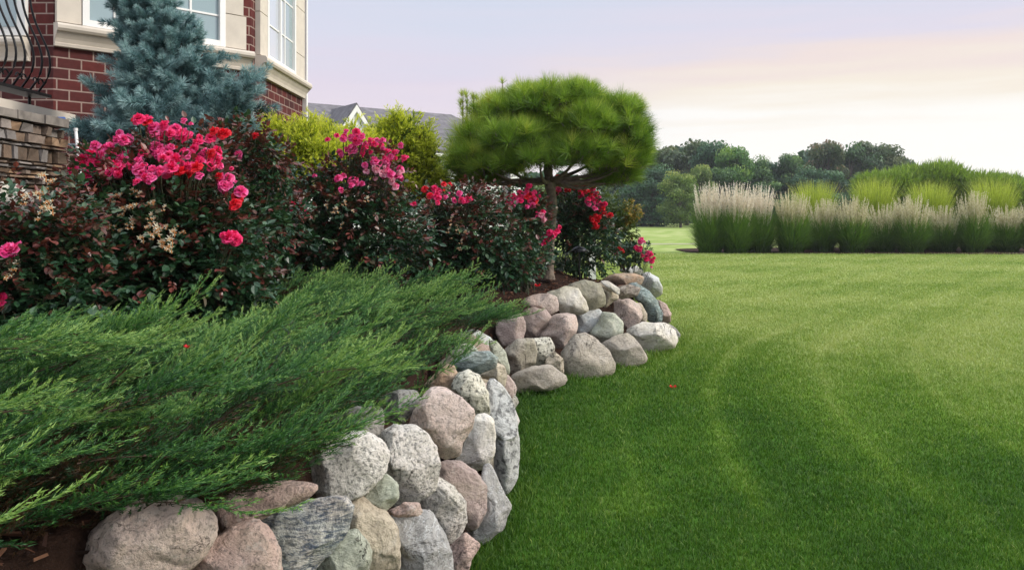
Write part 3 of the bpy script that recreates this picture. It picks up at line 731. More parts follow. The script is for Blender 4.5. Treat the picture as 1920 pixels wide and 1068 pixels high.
g = G(); wn.box(g, tw0 + .07, t1 - .09, 3.06, 4.6, .051, .056); g.part('pane', M['glass'], fr)
g = wB.box(G(), wB.pt(566.5, 100)[0], wB.pt(566.5, 100)[0] + .06, .6, ZT - .05, .003, .055); g.part('downspout', M['white_paint'], house)
# stair landing and its curved iron guard
g = G()
V = np.array([(x, y, z) for x in (-6.5, -3.74) for y in (5.55, 6.745) for z in (.3, 2.26)])
g.add(V, BOXF, .5, [(y + x, z) for x in (-6.5, -3.74) for y in (5.55, 6.745) for z in (.3, 2.26)])
g.part('landing', M['brick'], house)
g = G(); g.box((-6.5, 5.45, 2.262), (-3.68, 6.744, 2.33)); g.part('landing_edge', M['limestone'], house)
rail = empty('iron_railing', (-3.75, 5.9, 2.33), 'black wrought iron railing with bulging curved balusters beside the house window', 'railing')
def belly(y, X0=-3.80):
    z = np.linspace(0, 1, 26)
    zz = 2.44 + z * 1.15
    out_ = 0.17 * np.exp(-((z - 0.20) / 0.27) ** 2) - 0.03 * np.exp(-((z - .0) / .06) ** 2)
    return np.stack([X0 + out_, np.full(26, y), zz], -1)
for i in range(12):
    y = 5.10 + i * 0.108
    g = G(); g.tube(belly(y), .0085, 6); q = belly(y)
    for tz, rr in ((0.86, .02), (.90, .014)):
        j = int(tz * 25); g.tube([q[j] - (0, 0, .012), q[j], q[j] + (0, 0, .012)], [.006, rr, .006], 8)
    g.part('baluster', M['iron'], rail, True)
    g = G()
    for sgn in (-1, 1):
        th = np.linspace(0, 4.6, 18); rr = .036 * (1 - th / 6.2)
        cx, cz = sgn * .03, .075
        pts = np.stack([np.full(18, -3.79 + .13) - .002 * th, y + cx + sgn * rr * np.cos(th), 2.44 + cz + rr * np.sin(th)], -1)
        g.tube(pts, .006, 5)
    if i % 2 == 0: g.part('scroll', M['iron'], rail, True)
g = G(); g.box((-3.83, 5.0, 2.415), (-3.66, 6.36, 2.44)); g.part('bottom_rail', M['iron'], rail)
g = G(); g.box((-3.82, 5.0, 3.59), (-3.77, 6.36, 3.62)); g.part('top_rail', M['iron'], rail)
for y in (6.3, 5.6):
    g = G(); g.tube([(-3.80, y, 2.33), (-3.80, y, 2.415)], .012, 6); g.part('foot', M['iron'], rail)

# stone pier beside the stair
pier = empty('stone_pier', (-3.5, 4.5, .8), 'dry stacked brown ledgestone pier with a grey cap at the left edge', 'pier')
g = G(); g.box((-4.1, 3.0, .3), (-3.12, 5.45, 2.08), .15); M['ledge'] = None
lm, lt, lb = new_mat('ledgestone')
at = lt.nodes.new('ShaderNodeAttribute'); at.attribute_name = 'tint'
rp = lt.nodes.new('ShaderNodeValToRGB'); setramp(rp.color_ramp, [(0, (.02, .015, .012, 1)), (.2, (.10, .068, .045, 1)), (.4, (.19, .125, .08, 1)), (.6, (.15, .13, .115, 1)), (.8, (.22, .20, .185, 1)), (1, (.25, .16, .095, 1))])
rp.color_ramp.interpolation = 'LINEAR'
tcn = lt.nodes.new('ShaderNodeTexCoord'); nz2 = lt.nodes.new('ShaderNodeTexNoise'); nz2.inputs['Scale'].default_value = 18; nz2.inputs['Detail'].default_value = 7
lt.links.new(tcn.outputs['Object'], nz2.inputs['Vector'])
mpr = lt.nodes.new('ShaderNodeMapRange'); mpr.inputs['To Min'].default_value = .5; mpr.inputs['To Max'].default_value = 1.5; lt.links.new(nz2.outputs['Fac'], mpr.inputs['Value'])
mxx = lt.nodes.new('ShaderNodeMix'); mxx.data_type = 'RGBA'; mxx.blend_type = 'MULTIPLY'; mxx.inputs['Factor'].default_value = 1
lt.links.new(at.outputs['Fac'], rp.inputs[0]); lt.links.new(rp.outputs[0], mxx.inputs['A']); lt.links.new(mpr.outputs[0], mxx.inputs['B']); lt.links.new(mxx.outputs['Result'], lb.inputs['Base Color'])
bpn = lt.nodes.new('ShaderNodeBump'); bpn.inputs['Strength'].default_value = .9; bpn.inputs['Distance'].default_value = .015
lt.links.new(nz2.outputs['Fac'], bpn.inputs['Height']); lt.links.new(bpn.outputs[0], lb.inputs['Normal']); lb.inputs['Roughness'].default_value = .9
M['ledge'] = lm
r = np.random.default_rng(3)
z = .5
while z < 2.06:
    hh = min(r.choice([.025, .035, .05, .065, .09]), 2.075 - z)
    y = 2.95 + r.random() * .2
    while y < 5.5:
        ll = r.uniform(.05, .16); y1 = min(y + ll, 5.47 + r.random() * .05)
        nsub = 2 if (hh > .1 and r.random() < .4) else 1
        for q in range(nsub):
            z0 = z + q * hh / nsub; z1 = z0 + hh / nsub
            o = -3.08 + r.uniform(-.02, .045)
            jit = lambda: r.uniform(-.012, .012)
            V = np.array([(-3.2, y + .004, z0 + .003), (-3.2, y + .004, z1 - .003), (-3.2, y1 - .004, z0 + .003), (-3.2, y1 - .004, z1 - .003),
                          (o + jit(), y + .006, z0 + .006), (o + jit(), y + .008, z1 - .006), (o + jit(), y1 - .008, z0 + .006), (o + jit(), y1 - .006, z1 - .008)])
            g.add(V, np.array([[0, 2, 3, 1], [4, 5, 7, 6], [0, 4, 6, 2], [1, 3, 7, 5], [0, 1, 5, 4], [2, 6, 7, 3]]), r.choice([.2, .3, .4, .5, .6, .7, .85, 1.0]))
        y = y1
    z += hh
g.part('ledgestone_face', lm, pier)
M['cap'] = plain_mat('grey_cap_stone', (.20, .175, .15), .9, 0, 12, .35, .6)
for q in range(9):
    y0 = 2.96 + q * .28
    g = G(); o = r.uniform(-.01, .01)
    g.box((-4.12, y0 + .004, 2.083), (-3.04 + o, y0 + .276, 2.135 + r.uniform(-.006, .006))); g.part('cap_stone', M['cap'], pier)
g = G(); g.box((-3.9, 4.2, 2.165), (-3.2, 4.72, 3.9)); 
r2 = np.random.default_rng(8); zz = 2.17
while zz < 3.85:
    hh = r2.uniform(.1, .3); o = -3.17 + r2.uniform(-.02, .03)
    g.box((-3.6, 4.21, zz + .005), (o, 4.735 + r2.uniform(-.02, .03), zz + hh - .005), r2.choice([.3, .5, .6, .7])); zz += hh
g.part('pillar', lm, pier)

M['bluecap'] = plain_mat('blue_plastic', (.03, .10, .34), .4)
M['pipe'] = plain_mat('grey_blue_pipe', (.25, .29, .34), .4)
p_a, p_b = P(117, 272, 6.55), P(165, 272, 6.75)
pipe = empty('water_pipe', p_a, 'blue grey water pipe on the brick wall beside the pier', 'pipe')
g = G(); g.tube([p_a, p_b], .013, 8); g.part('pipe', M['pipe'], pipe, True)
q0, q1 = P(108, 226, 5.62), P(120, 226, 5.66)
tp = empty('hose_tap', q0, 'small blue tap cap sticking out past the stone pier', 'tap')
g = G(); g.tube([q0 - (0.08, 0, 0), q0], .018, 8); g.part('spout', M['pipe'], tp, True)
g = G(); g.tube([q0 + (0.001, 0, 0), q1], .026, 10); g.part('cap', M['bluecap'], tp, True)
s0, s1 = P(152, 345, 5.2), P(142, 246, 5.3)
st = empty('garden_stake', s0, 'thin white garden stake leaning behind the roses near the pier', 'stake')
g = G(); g.tube([s0 - (-.05, 0, .5), s0, s1], .011, 8); g.part('rod', M['white_paint'], st, True)
g = G(); g.tube([s1 + (0, 0, .001), s1 + (0, 0, .02)], .014, 8); g.part('end_cap', M['white_paint'], st, True)

# ------------------------------------------------------------------ neighbour's house
RA = np.array([-8.55, 33.5]); RB = np.array([-2.85, 37.5])
du = (RB - RA) / np.linalg.norm(RB - RA); dn_ = np.array([du[1], -du[0]])
Lr = np.linalg.norm(RB - RA)
def nb(u, o, z):
    p = RA + du * u + dn_ * o
    return (p[0], p[1], z)
ZR, ZE, OE = 6.13, 4.1, 3.9
nh = empty('neighbour_house', nb(0, 0, 0), 'white sided house with a grey shingle roof behind the golden evergreens', 'house')
g = G()
V = np.array([nb(u, o, z) for u in (-6, Lr + 1.6) for o in (-3.6, 3.6) for z in (0, ZE - .02)])
g.add(V, BOXF); g.part('wall', M['siding'], nh)
g = G()
top = [nb(-6.4, OE, ZE), nb(Lr + 2.0, OE, ZE), nb(Lr, 0, ZR), nb(-6.4, 0, ZR), nb(-6.4, -OE, ZE), nb(Lr + 2.0, -OE, ZE)]
V = np.array(top + [(x, y, z - .14) for x, y, z in top])
g.add(V, [[0, 1, 2, 3], [3, 2, 5, 4], [6, 9, 8, 7], [9, 10, 11, 8]]); g.add(V, [[1, 5, 2], [7, 8, 11]])
g.add(V, [[0, 6, 7, 1], [1, 7, 11, 5], [5, 11, 10, 4], [3, 4, 10, 9], [0, 3, 9, 6]]); g.part('roof', M['shingle'], nh)
g = G(); V = np.array([nb(u, o, z) for u in (-6.4, Lr + 1.97) for o in (OE - .12, OE + .03) for z in (ZE - .32, ZE - .15)]); g.add(V, BOXF); g.part('fascia', M['white_paint'], nh)
# gable dormer
uc = .82
gf = 3.0
def dm(u, o, z): return nb(uc + u, o, z)
g = G(); V = np.array([dm(-.95, gf, 3.9), dm(.95, gf, 3.9), dm(.95, gf, 4.35), dm(0, gf, 5.70), dm(-.95, gf, 4.35), dm(-.95, .6, 4.35), dm(.95, .6, 4.35)])
g.add(V, [[0, 1, 2, 4]]); g.add(V, [[4, 2, 3]]); g.add(V, [[0, 4, 5]]); g.add(V, [[1, 6, 2]]); gab = g.part('gable', M['siding'], nh)
g = G()
for s_ in (-1, 1):
    V = np.array([dm(s_ * 1.25, gf + .12, 3.94), dm(0, gf + .12, 5.77), dm(0, gf + .12, 5.50), dm(s_ * 1.25, gf + .12, 3.70), dm(s_ * 1.25, gf + .002, 3.94), dm(0, gf + .002, 5.77), dm(0, gf + .002, 5.50), dm(s_ * 1.25, gf + .002, 3.70)])
    g.add(V, [[0, 1, 2, 3], [4, 7, 6, 5], [0, 4, 5, 1], [3, 2, 6, 7], [0, 3, 7, 4]])
g.part('rake_board', M['white_paint'], gab)
g = G()
for s_ in (-1, 1):
    V = np.array([dm(s_ * 1.28, gf + .1, 3.95), dm(0, gf + .1, 5.80), dm(0, .1, 5.80), dm(s_ * 1.28, .1, 3.95)])
    g.add(np.vstack([V, V + (0, 0, .05)]), [[0, 1, 2, 3], [4, 7, 6, 5], [0, 4, 5, 1], [1, 5, 6, 2], [2, 6, 7, 3], [3, 7, 4, 0]])
g.part('dormer_roof', M['shingle'], gab)
def nbwin(u0, u1, z0, z1):
    g = G(); V = np.array([nb(u, o, z) for u in (u0, u1) for o in (3.602, 3.66) for z in (z0, z1)]); g.add(V, BOXF); f = g.part('window', M['white_paint'], nh)
    g = G(); V = np.array([nb(u, o, z) for u in (u0 + .1, u1 - .1) for o in (3.662, 3.672) for z in (z0 + .1, z1 - .1)]); g.add(V, BOXF); g.part('pane', M['darkglass'], f)
nbwin(4.15, 4.75, 2.2, 3.5); nbwin(5.7, 6.5, 2.0, 3.5); nbwin(7.2, 7.9, 2.0, 3.4); nbwin(1.0, 2.2, 1.4, 3.2)
# ------------------------------------------------------------------ conifer sprays (juniper, golden cypress)
def spray_template(rng, n=15, wing=.26, sub=10, flat=.3, curve=.12, tw=.055, ang=30):
    P0, P1, W, T = [], [], [], []
    ax = lambda t: np.array([t, 0.05 * math.sin(3 * t + wob), curve * (t - .5) ** 2 * 2 - .02 + .10 * t * t])
    wob = rng.uniform(0, 6)
    for t in np.linspace(0, .92, 8):
        P0.append(ax(t)); P1.append(ax(t + .16)); W.append(.016 * (1.1 - t)); T.append(0.02 if t < .35 else .5)
    for i in range(n):
        t = .08 + .92 * (i + rng.uniform(-.3, .3)) / n
        side = 1 if i % 2 else -1
        l = (wing * (1 - t) ** .75 + .07) * rng.uniform(.7, 1.25)
        a = R(ang + rng.uniform(-8, 10)); ph = rng.normal() * flat
        d = np.array([math.cos(a), side * math.sin(a) * math.cos(ph), math.sin(a) * math.sin(ph) + .08])
        p = ax(t)
        m = max(3, int(sub * l / .22))
        P0.append(p); P1.append(p + d * l); W.append(.010); T.append(.35)
        for j in range(m):
            q = (j + .6) / m
            b = p + d * l * q + np.array([0, 0, .03 * q * q])
            for s2 in (-1, 1):
                yv = unit(np.cross([0, math.sin(ph) * .5, 1], d))
                d2 = unit(d * .9 + yv * s2 * rng.uniform(.3, .65) + np.array([0, 0, rng.normal() * .28 + .1]))
                ll = tw * rng.uniform(.7, 1.4) * (1.15 - .4 * q)
                P0.append(b); P1.append(b + d2 * ll); W.append(.0120 * rng.uniform(.8, 1.2)); T.append(np.clip(.38 + .34 * q + .22 * t + rng.normal() * .1, .1, 1))
        P0.append(p + d * l * .96); P1.append(p + d * (l + tw * .9) + np.array([0, 0, .02])); W.append(.011); T.append(.85)
    return np.array(P0), np.array(P1), np.array(W), np.array(T)

rs = np.random.default_rng(21)
JUN = [spray_template(rs, n=rs.integers(12, 18), curve=rs.uniform(-.15, .25), ang=rs.uniform(23, 33)) for _ in range(7)]
GLD = [spray_template(rs, n=13, wing=.40, sub=6, flat=.45, curve=rs.uniform(.1, .5), tw=.085, ang=38) for _ in range(5)]

def place_sprays(g, temps, loc, d, scale, rng, tshift=None, roll=.5, up=(0, 0, 1), wm=1.0):
    n = len(loc); which = rng.integers(0, len(temps), n)
    Ms = frames(d, roll=rng.normal(size=n) * roll, up=up)
    tshift = np.zeros(n) if tshift is None else tshift
    for k, (P0, P1, W, T) in enumerate(temps):
        s = which == k
        if not s.any(): continue
        a = inst_pts(P0, Ms[s], loc[s], scale[s]); b = inst_pts(P1, Ms[s], loc[s], scale[s])
        seg_tris(g, a, b, (W[None] * scale[s][:, None] * wm), np.clip(T[None] + tshift[s][:, None] * (T[None] > .1), 0, 1), rng)

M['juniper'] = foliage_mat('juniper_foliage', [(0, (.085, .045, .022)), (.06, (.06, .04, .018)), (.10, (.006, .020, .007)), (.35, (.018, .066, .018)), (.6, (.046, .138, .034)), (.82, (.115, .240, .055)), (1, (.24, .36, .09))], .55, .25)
M['gold'] = foliage_mat('golden_foliage', [(0, (.07, .04, .02)), (.1, (.02, .045, .01)), (.4, (.06, .115, .014)), (.6, (.19, .25, .02)), (.82, (.46, .50, .035)), (1, (.66, .66, .09))], .55, .35)

JB = [(-400, 1260), (-100, 1150), (0, 1095), (100, 1040), (150, 995), (220, 950), (300, 938), (400, 950), (500, 950), (590, 925), (625, 885), (655, 850), (715, 785), (760, 748), (830, 705), (900, 650), (960, 605), (990, 570), (1100, 500)]
def juniper(cx, cy, rx, ry, hgt, NBr, label, seed, lean=(.62, .22), lo=.35, hi=.75, smin=.20, smax=.36):
    r = np.random.default_rng(seed)
    root = empty('juniper', (cx, cy, .66), label, 'shrub', 'spreading junipers along the wall')
    g = G(); st_ = G()
    loc, dirs, scl, tsh = [], [], [], []
    nb_ = 0
    while nb_ < NBr:
        # where this branch ends on the plant's outline
        u = math.sqrt(r.random()); a = r.random() * 6.283
        ex, ey = cx + u * math.cos(a) * rx, cy + u * math.sin(a) * ry
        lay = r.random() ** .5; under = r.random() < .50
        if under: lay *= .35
        dome = hgt * math.sqrt(max(0, 1 - u ** 2.2)) * (.45 + 1.1 * float(vnoise(ex, ey, 2.3)))
        ez = .62 + .10 * float(sm((bed_dist(np.array([ex]), np.array([ey]))[0] - .5))) + dome * (.08 + .92 * lay)
        e = np.array([ex, ey, ez])
        rad = np.array([math.cos(a), math.sin(a), 0]) * u
        d = rad * .55 + np.array([lean[0], lean[1] + .15, 0]) + r.normal(size=3) * .27
        d[2] = 0; d = unit(d); d[2] = .50 - .38 * u + .22 * r.normal(); d = unit(d)
        px_ = CX + F * e[0] / e[1]; py_ = HY + F * (HC - e[2]) / e[1]
        tip_ = e + d * .18; tpx = CX + F * tip_[0] / max(tip_[1], .3); tpy = HY + F * (HC - tip_[2]) / max(tip_[1], .3)
        nb_ += 1
        if tpy > np.interp(tpx, [q[0] for q in JB], [q[1] for q in JB]) + 8 * r.normal() + 4 - (45 if under else 0): continue
        ln = r.uniform(lo, hi)
        p0 = e - d * ln - np.array([0, 0, .10 * ln]); p0[2] = min(p0[2], e[2] - .02); mid_ = e - d * ln * .5 + np.array([0, 0, .03])
        m = 10
        t = np.linspace(0, 1, m)[:, None]
        pts = (1 - t) ** 2 * p0 + 2 * t * (1 - t) * mid_ + t * t * e
        st_.tube(pts[3:], np.linspace(.0030, .0012, m - 3), 5, cap=False)
        sv = unit(np.cross([0, 0, 1], d))
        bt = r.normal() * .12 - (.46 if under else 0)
        for q in range(3, m):
            tq = q / (m - 1); tg = unit(pts[q] - pts[q - 1])
            for sgn in ((-1, 1) if q < m - 1 else (0,)):
                if sgn and r.random() < .15: continue
                dd = unit(tg + sv * sgn * r.uniform(.35, .7) + np.array([0, 0, r.normal() * .10 + .05]))
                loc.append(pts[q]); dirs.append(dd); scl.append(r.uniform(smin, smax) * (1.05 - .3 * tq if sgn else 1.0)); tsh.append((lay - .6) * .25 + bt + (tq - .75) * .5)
    loc, dirs, scl, tsh = map(np.array, (loc, dirs, scl, tsh))
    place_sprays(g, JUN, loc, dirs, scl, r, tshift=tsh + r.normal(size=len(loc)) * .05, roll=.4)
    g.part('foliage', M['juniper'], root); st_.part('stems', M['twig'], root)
    return root
juniper(-2.0, 2.15, 1.25, 1.05, .42, 200, 'nearest spreading green juniper, filling the lower left corner above bare soil', 31, lean=(.5, .1), lo=.4, hi=.8)
juniper(-1.02, 2.9, 1.05, .95, .42, 215, 'feathery green juniper hanging over the near boulders in the middle of the bed', 32, lean=(.75, .22))
juniper(-.85, 4.1, .90, .95, .38, 160, 'green juniper between the near mass and the inner corner of the wall', 33, lean=(.75, .25), smin=.2, smax=.33)
juniper(-.85, 5.6, 1.0, .8, .36, 160, 'farthest spreading juniper, in front of the dark rose hedge and the bark mulch', 34, lean=(.65, .3), smin=.22, smax=.35)

def cypress(px, Yc, rows, label, seed, tips):
    """rows: (px, py, out_px) lobes the sprays fan from"""
    r = np.random.default_rng(seed)
    bx = P(px, 400, Yc)
    z0 = float(bed_z(bx[0], Yc))
    root = empty('golden_cypress', (bx[0], Yc, z0), label, 'shrub', 'golden evergreens behind the roses')
    g = G(); stg = G()
    for (lx, ly, rp_, cnt, dirx) in rows:
        ly += 8; rp_ *= .92; cnt = int(cnt * .68)
        c = P(lx, ly, Yc); rr = rp_ / F * Yc
        q = unit(r.normal(size=(cnt, 3)))
        q[:, 2] = np.abs(q[:, 2]) * .8 + q[:, 2] * .2
        rad = r.random(cnt) ** .4
        loc = c + q * rr * rad[:, None] * np.array([1, .9, .9])
        d = unit(q * .9 + np.array([dirx, -.2, .30]) + r.normal(size=(cnt, 3)) * .25)
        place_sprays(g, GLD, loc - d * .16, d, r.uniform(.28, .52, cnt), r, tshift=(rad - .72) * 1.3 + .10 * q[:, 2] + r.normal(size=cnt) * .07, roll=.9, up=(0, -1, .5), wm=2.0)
        p0 = np.array([bx[0], Yc, z0]); t = np.linspace(0, 1, 8)[:, None]
        stg.tube((1 - t) * p0 + t * c + np.array([0, 0, -.05]) * np.sin(t * 3.14), np.linspace(.03, .008, 8), 6, cap=False)
    for (ax_, ay_, tx_, ty_) in tips:
        pa, pq = P(ax_, ay_, Yc - .05), P(tx_, ty_, Yc - .05 + .12 * r.normal())
        m = 7; t = np.linspace(.0, 1, m)[:, None]
        pts = pa * (1 - t) + pq * t + np.array([0, 0, -.05]) * np.sin(t * 3.14)
        stg.tube(pts, np.linspace(.008, .003, m), 5, cap=False)
        dd = unit(np.gradient(pts, axis=0))
        for rep in range(3):
            place_sprays(g, GLD, pts - dd * .22, unit(dd + r.normal(size=(m, 3)) * (.30 if rep else .06)), np.linspace(.50, .30, m) * r.uniform(.8, 1.1), r, tshift=np.linspace(-.1, .22, m) + .08 * r.normal(), roll=.5, up=(0, -1, .5), wm=2.0)
    g.part('foliage', M['gold'], root); stg.part('stems', M['twig'], root)
cypress(580, 8.3, [(530, 262, 26, 45, -.5), (560, 288, 46, 100, -.2), (600, 305, 50, 100, .1), (600, 345, 60, 110, 0), (505, 246, 10, 16, -.9)], 'darker green and yellow evergreen against the brick corner of the house', 41, [(560, 290, 492, 226), (570, 290, 520, 240), (590, 300, 545, 252), (560, 330, 500, 268)])
cypress(735, 9.3, [(745, 248, 16, 36, .05), (722, 282, 34, 70, -.2), (768, 280, 28, 70, .6), (740, 310, 48, 120, .2), (786, 322, 18, 34, .8), (760, 345, 46, 80, .3), (822, 336, 9, 10, .9), (800, 368, 32, 60, .2), (760, 372, 34, 50, 0)], 'bright golden evergreen with a pointed top before the grey roof', 42, [(738, 270, 747, 208), (730, 275, 722, 232), (765, 290, 800, 234), (770, 300, 806, 268), (760, 285, 782, 246), (700, 300, 690, 258), (800, 345, 838, 324), (745, 265, 758, 226)])
cypress(655, 9.0, [(622, 268, 16, 30, -.3), (660, 288, 32, 60, 0), (660, 330, 44, 70, 0), (598, 252, 8, 10, -.6)], 'yellow green evergreen under the white gable', 43, [(630, 290, 590, 222), (640, 290, 608, 240), (650, 290, 640, 250), (660, 290, 672, 258)])

# ------------------------------------------------------------------ blue spruce
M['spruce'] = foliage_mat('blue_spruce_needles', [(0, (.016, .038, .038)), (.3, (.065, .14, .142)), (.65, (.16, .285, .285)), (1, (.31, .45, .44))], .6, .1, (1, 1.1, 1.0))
rs = np.random.default_rng(51)
YS = 6.1
sx = P(305, 400, YS)[0]; sz = 1.0
spr = empty('blue_spruce', (sx, YS, sz), 'silvery blue spruce tree in front of the brick bay window', 'tree')
nd = 230
tt = rs.random(nd); az = rs.random(nd) * 2 * np.pi; el = R(38) + rs.random(nd) * R(30)
SH0 = np.stack([tt, .05 * np.cos(az), .05 * np.sin(az)], -1)
SH1 = SH0 + np.stack([.30 * np.cos(el) + .02, .30 * np.sin(el) * np.cos(az), .30 * np.sin(el) * np.sin(az)], -1)
k = tt > .9
SH1[k] = SH0[k] + np.stack([.22 * np.ones(k.sum()), .1 * np.cos(az[k]), .1 * np.sin(az[k])], -1)
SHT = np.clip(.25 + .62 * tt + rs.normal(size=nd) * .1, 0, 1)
core = []
locs, dirs, scl, lay = [], [], [], []
woods = G()
def z_of(py): return HC - (py - HY) / F * YS
def spruce_branch(p0, p1, w, r):
    n_ = max(5, int(np.linalg.norm(p1 - p0) / .06))
    t = np.linspace(0, 1, n_)[:, None]
    pts = p0 * (1 - t) + p1 * t + np.array([0, 0, -.10]) * np.sin(t * np.pi) + np.array([0, 0, .05]) * t ** 3
    woods.tube(pts, np.linspace(.016, .005, n_), 5, cap=False)
    d0 = unit(p1 - p0)
    for i in range(1, n_):
        tq = i / (n_ - 1)
        if tq < .22: continue
        wid = w * (1.05 - tq) ** .7
        sv = unit(np.cross(d0, [0, 0, 1]))
        for sgn in (-1, 1):
            if r.random() < .62:
                m_ = max(1, int(wid / .13))
                dd = unit(d0 * .75 + sv * sgn * r.uniform(.55, 1.0) + np.array([0, 0, .12 + .25 * r.normal()]))
                for q in range(m_ + 1):
                    locs.append(pts[i] + dd * .13 * q + r.normal(size=3) * .012); dirs.append(unit(dd + r.normal(size=3) * .28 + [0, 0, .18])); scl.append(r.uniform(.15, .21)); lay.append(tq)
        if r.random() < .45:
            locs.append(pts[i]); dirs.append(unit(d0 * .6 + np.array([0, 0, .7]) + r.normal(size=3) * .3)); scl.append(r.uniform(.14, .20)); lay.append(tq)
    locs.append(p1); dirs.append(d0); scl.append(.14); lay.append(1)
r = np.random.default_rng(52)
prof = [(-140, 1), (-80, 2), (-40, 3), (0, 6), (45, 16), (90, 28), (130, 40), (170, 52), (215, 82), (260, 104), (310, 114)]
axis_px = lambda py: np.interp(py, [-140, 0, 60, 120, 200, 330], [248, 260, 286, 306, 318, 318])
for py in np.concatenate([np.arange(-135, 90, 22), np.arange(92, 330, 27)]):
    rp_ = np.interp(py, [p for p, _ in prof], [q for _, q in prof]) / F * YS
    na_ = 6 if py < 40 else 8
    a0 = r.random() * 6.28
    for j in range(na_):
        a = a0 + j / na_ * 6.283 + r.normal() * .2
        rr = rp_ * r.uniform(.62, 1.18)
        zz = z_of(py + r.uniform(-8, 8))
        sxx = P(axis_px(py), 0, YS)[0]
        p0 = np.array([sxx, YS, zz - .30 * rr]); p1 = np.array([sxx + math.cos(a) * rr, YS + math.sin(a) * rr, zz + .18 * rr])
        spruce_branch(p0, p1, .42 * rr + .05, r)
for (px, py, dy, w) in ((458, 172, -.15, .16), (450, 205, -.25, .14), (432, 195, -.3, .14), (380, 115, -.1, .08), (345, 80, -.1, .06), (205, 178, -.15, .12), (205, 262, -.2, .14), (245, 118, -.1, .06), (242, 52, 0, .03), (225, 10, 0, .0)):
    p1 = P(px, py, YS + dy); sxx = P(axis_px(py), 0, YS)[0]; p0 = np.array([sxx, YS, p1[2] - .12 - .1 * abs(p1[0] - sxx)])
    spruce_branch(p0, p1, w, r)
locs, dirs, scl, lay = np.array(locs), np.array(dirs), np.array(scl), np.array(lay)
scl = scl * np.interp(locs[:, 2], [z_of(240), z_of(80), z_of(-60)], [1.0, .72, .5])
Ms = frames(dirs, roll=r.random(len(dirs)) * 6.28)
g = G()
a = inst_pts(SH0, Ms, locs, scl); b = inst_pts(SH1, Ms, locs, scl)
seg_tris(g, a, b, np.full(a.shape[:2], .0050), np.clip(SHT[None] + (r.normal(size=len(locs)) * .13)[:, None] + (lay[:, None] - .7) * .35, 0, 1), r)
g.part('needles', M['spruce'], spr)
woods.part('branches', M['twig'], spr)
g = G(); g.tube([(sx, YS, sz - .2), (P(316, 0, YS)[0], YS, z_of(200)), (P(288, 0, YS)[0], YS, z_of(60)), (P(249, 0, YS)[0], YS, z_of(-140))], [.06, .045, .03, .006], 8); g.part('trunk', M['bark'], spr)

# ------------------------------------------------------------------ cloud pruned pine
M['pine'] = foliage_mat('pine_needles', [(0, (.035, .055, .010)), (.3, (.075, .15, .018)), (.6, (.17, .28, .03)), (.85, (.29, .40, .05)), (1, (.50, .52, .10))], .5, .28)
YP = 9.1
pb = P(1030, 515, YP)
pine = empty('pine_tree', (pb[0], YP, .80), 'mushroom shaped pruned pine tree standing in the bark mulch', 'tree')
lobes = [(1035, 208, 100, 42, .75, 0), (938, 220, 58, 36, .55, .1), (1140, 222, 66, 42, .55, .1), (1040, 255, 115, 40, .6, .1), (898, 268, 50, 42, .45, -.1), (882, 300, 42, 32, .4, -.25), (925, 318, 52, 22, .4, -.4),
         (1012, 302, 92, 22, .45, -.55), (1172, 262, 52, 44, .45, -.1), (1180, 298, 40, 28, .4, -.2), (1150, 312, 44, 20, .35, -.15), (1085, 285, 60, 28, .5, -.45), (960, 265, 60, 34, .5, -.5), (985, 190, 38, 22, .4, .2), (1080, 182, 40, 22, .35, -.2), (1185, 215, 24, 22, .3, 0), (866, 318, 30, 24, .3, -.2), (903, 336, 34, 16, .3, -.1), (1168, 326, 36, 22, .3, 0), (1192, 300, 26, 24, .3, 0), (1150, 338, 46, 16, .3, .15), (880, 338, 26, 14, .3, 0), (1195, 270, 24, 26, .3, 0), (1100, 235, 50, 30, .4, -.55),
         (1030, 235, 105, 36, .5, .5), (930, 290, 60, 30, .5, .5), (1130, 285, 60, 32, .5, .5)]
r = np.random.default_rng(61)
g = G(); wood = G()
nn = 46
th = r.random(nn) * 6.283; cz_ = r.uniform(.15, 1.0, nn)
TP1 = np.stack([cz_, np.sqrt(1 - cz_ ** 2) * np.cos(th) * .95, np.sqrt(1 - cz_ ** 2) * np.sin(th) * .95], -1)
TP0 = np.stack([-.35 * r.random(nn), np.zeros(nn), np.zeros(nn)], -1)
crotch = np.array([pb[0], YP, P(0, 338, YP)[2]])
fork = np.array([pb[0] - .02, YP, P(0, 300, YP)[2]])
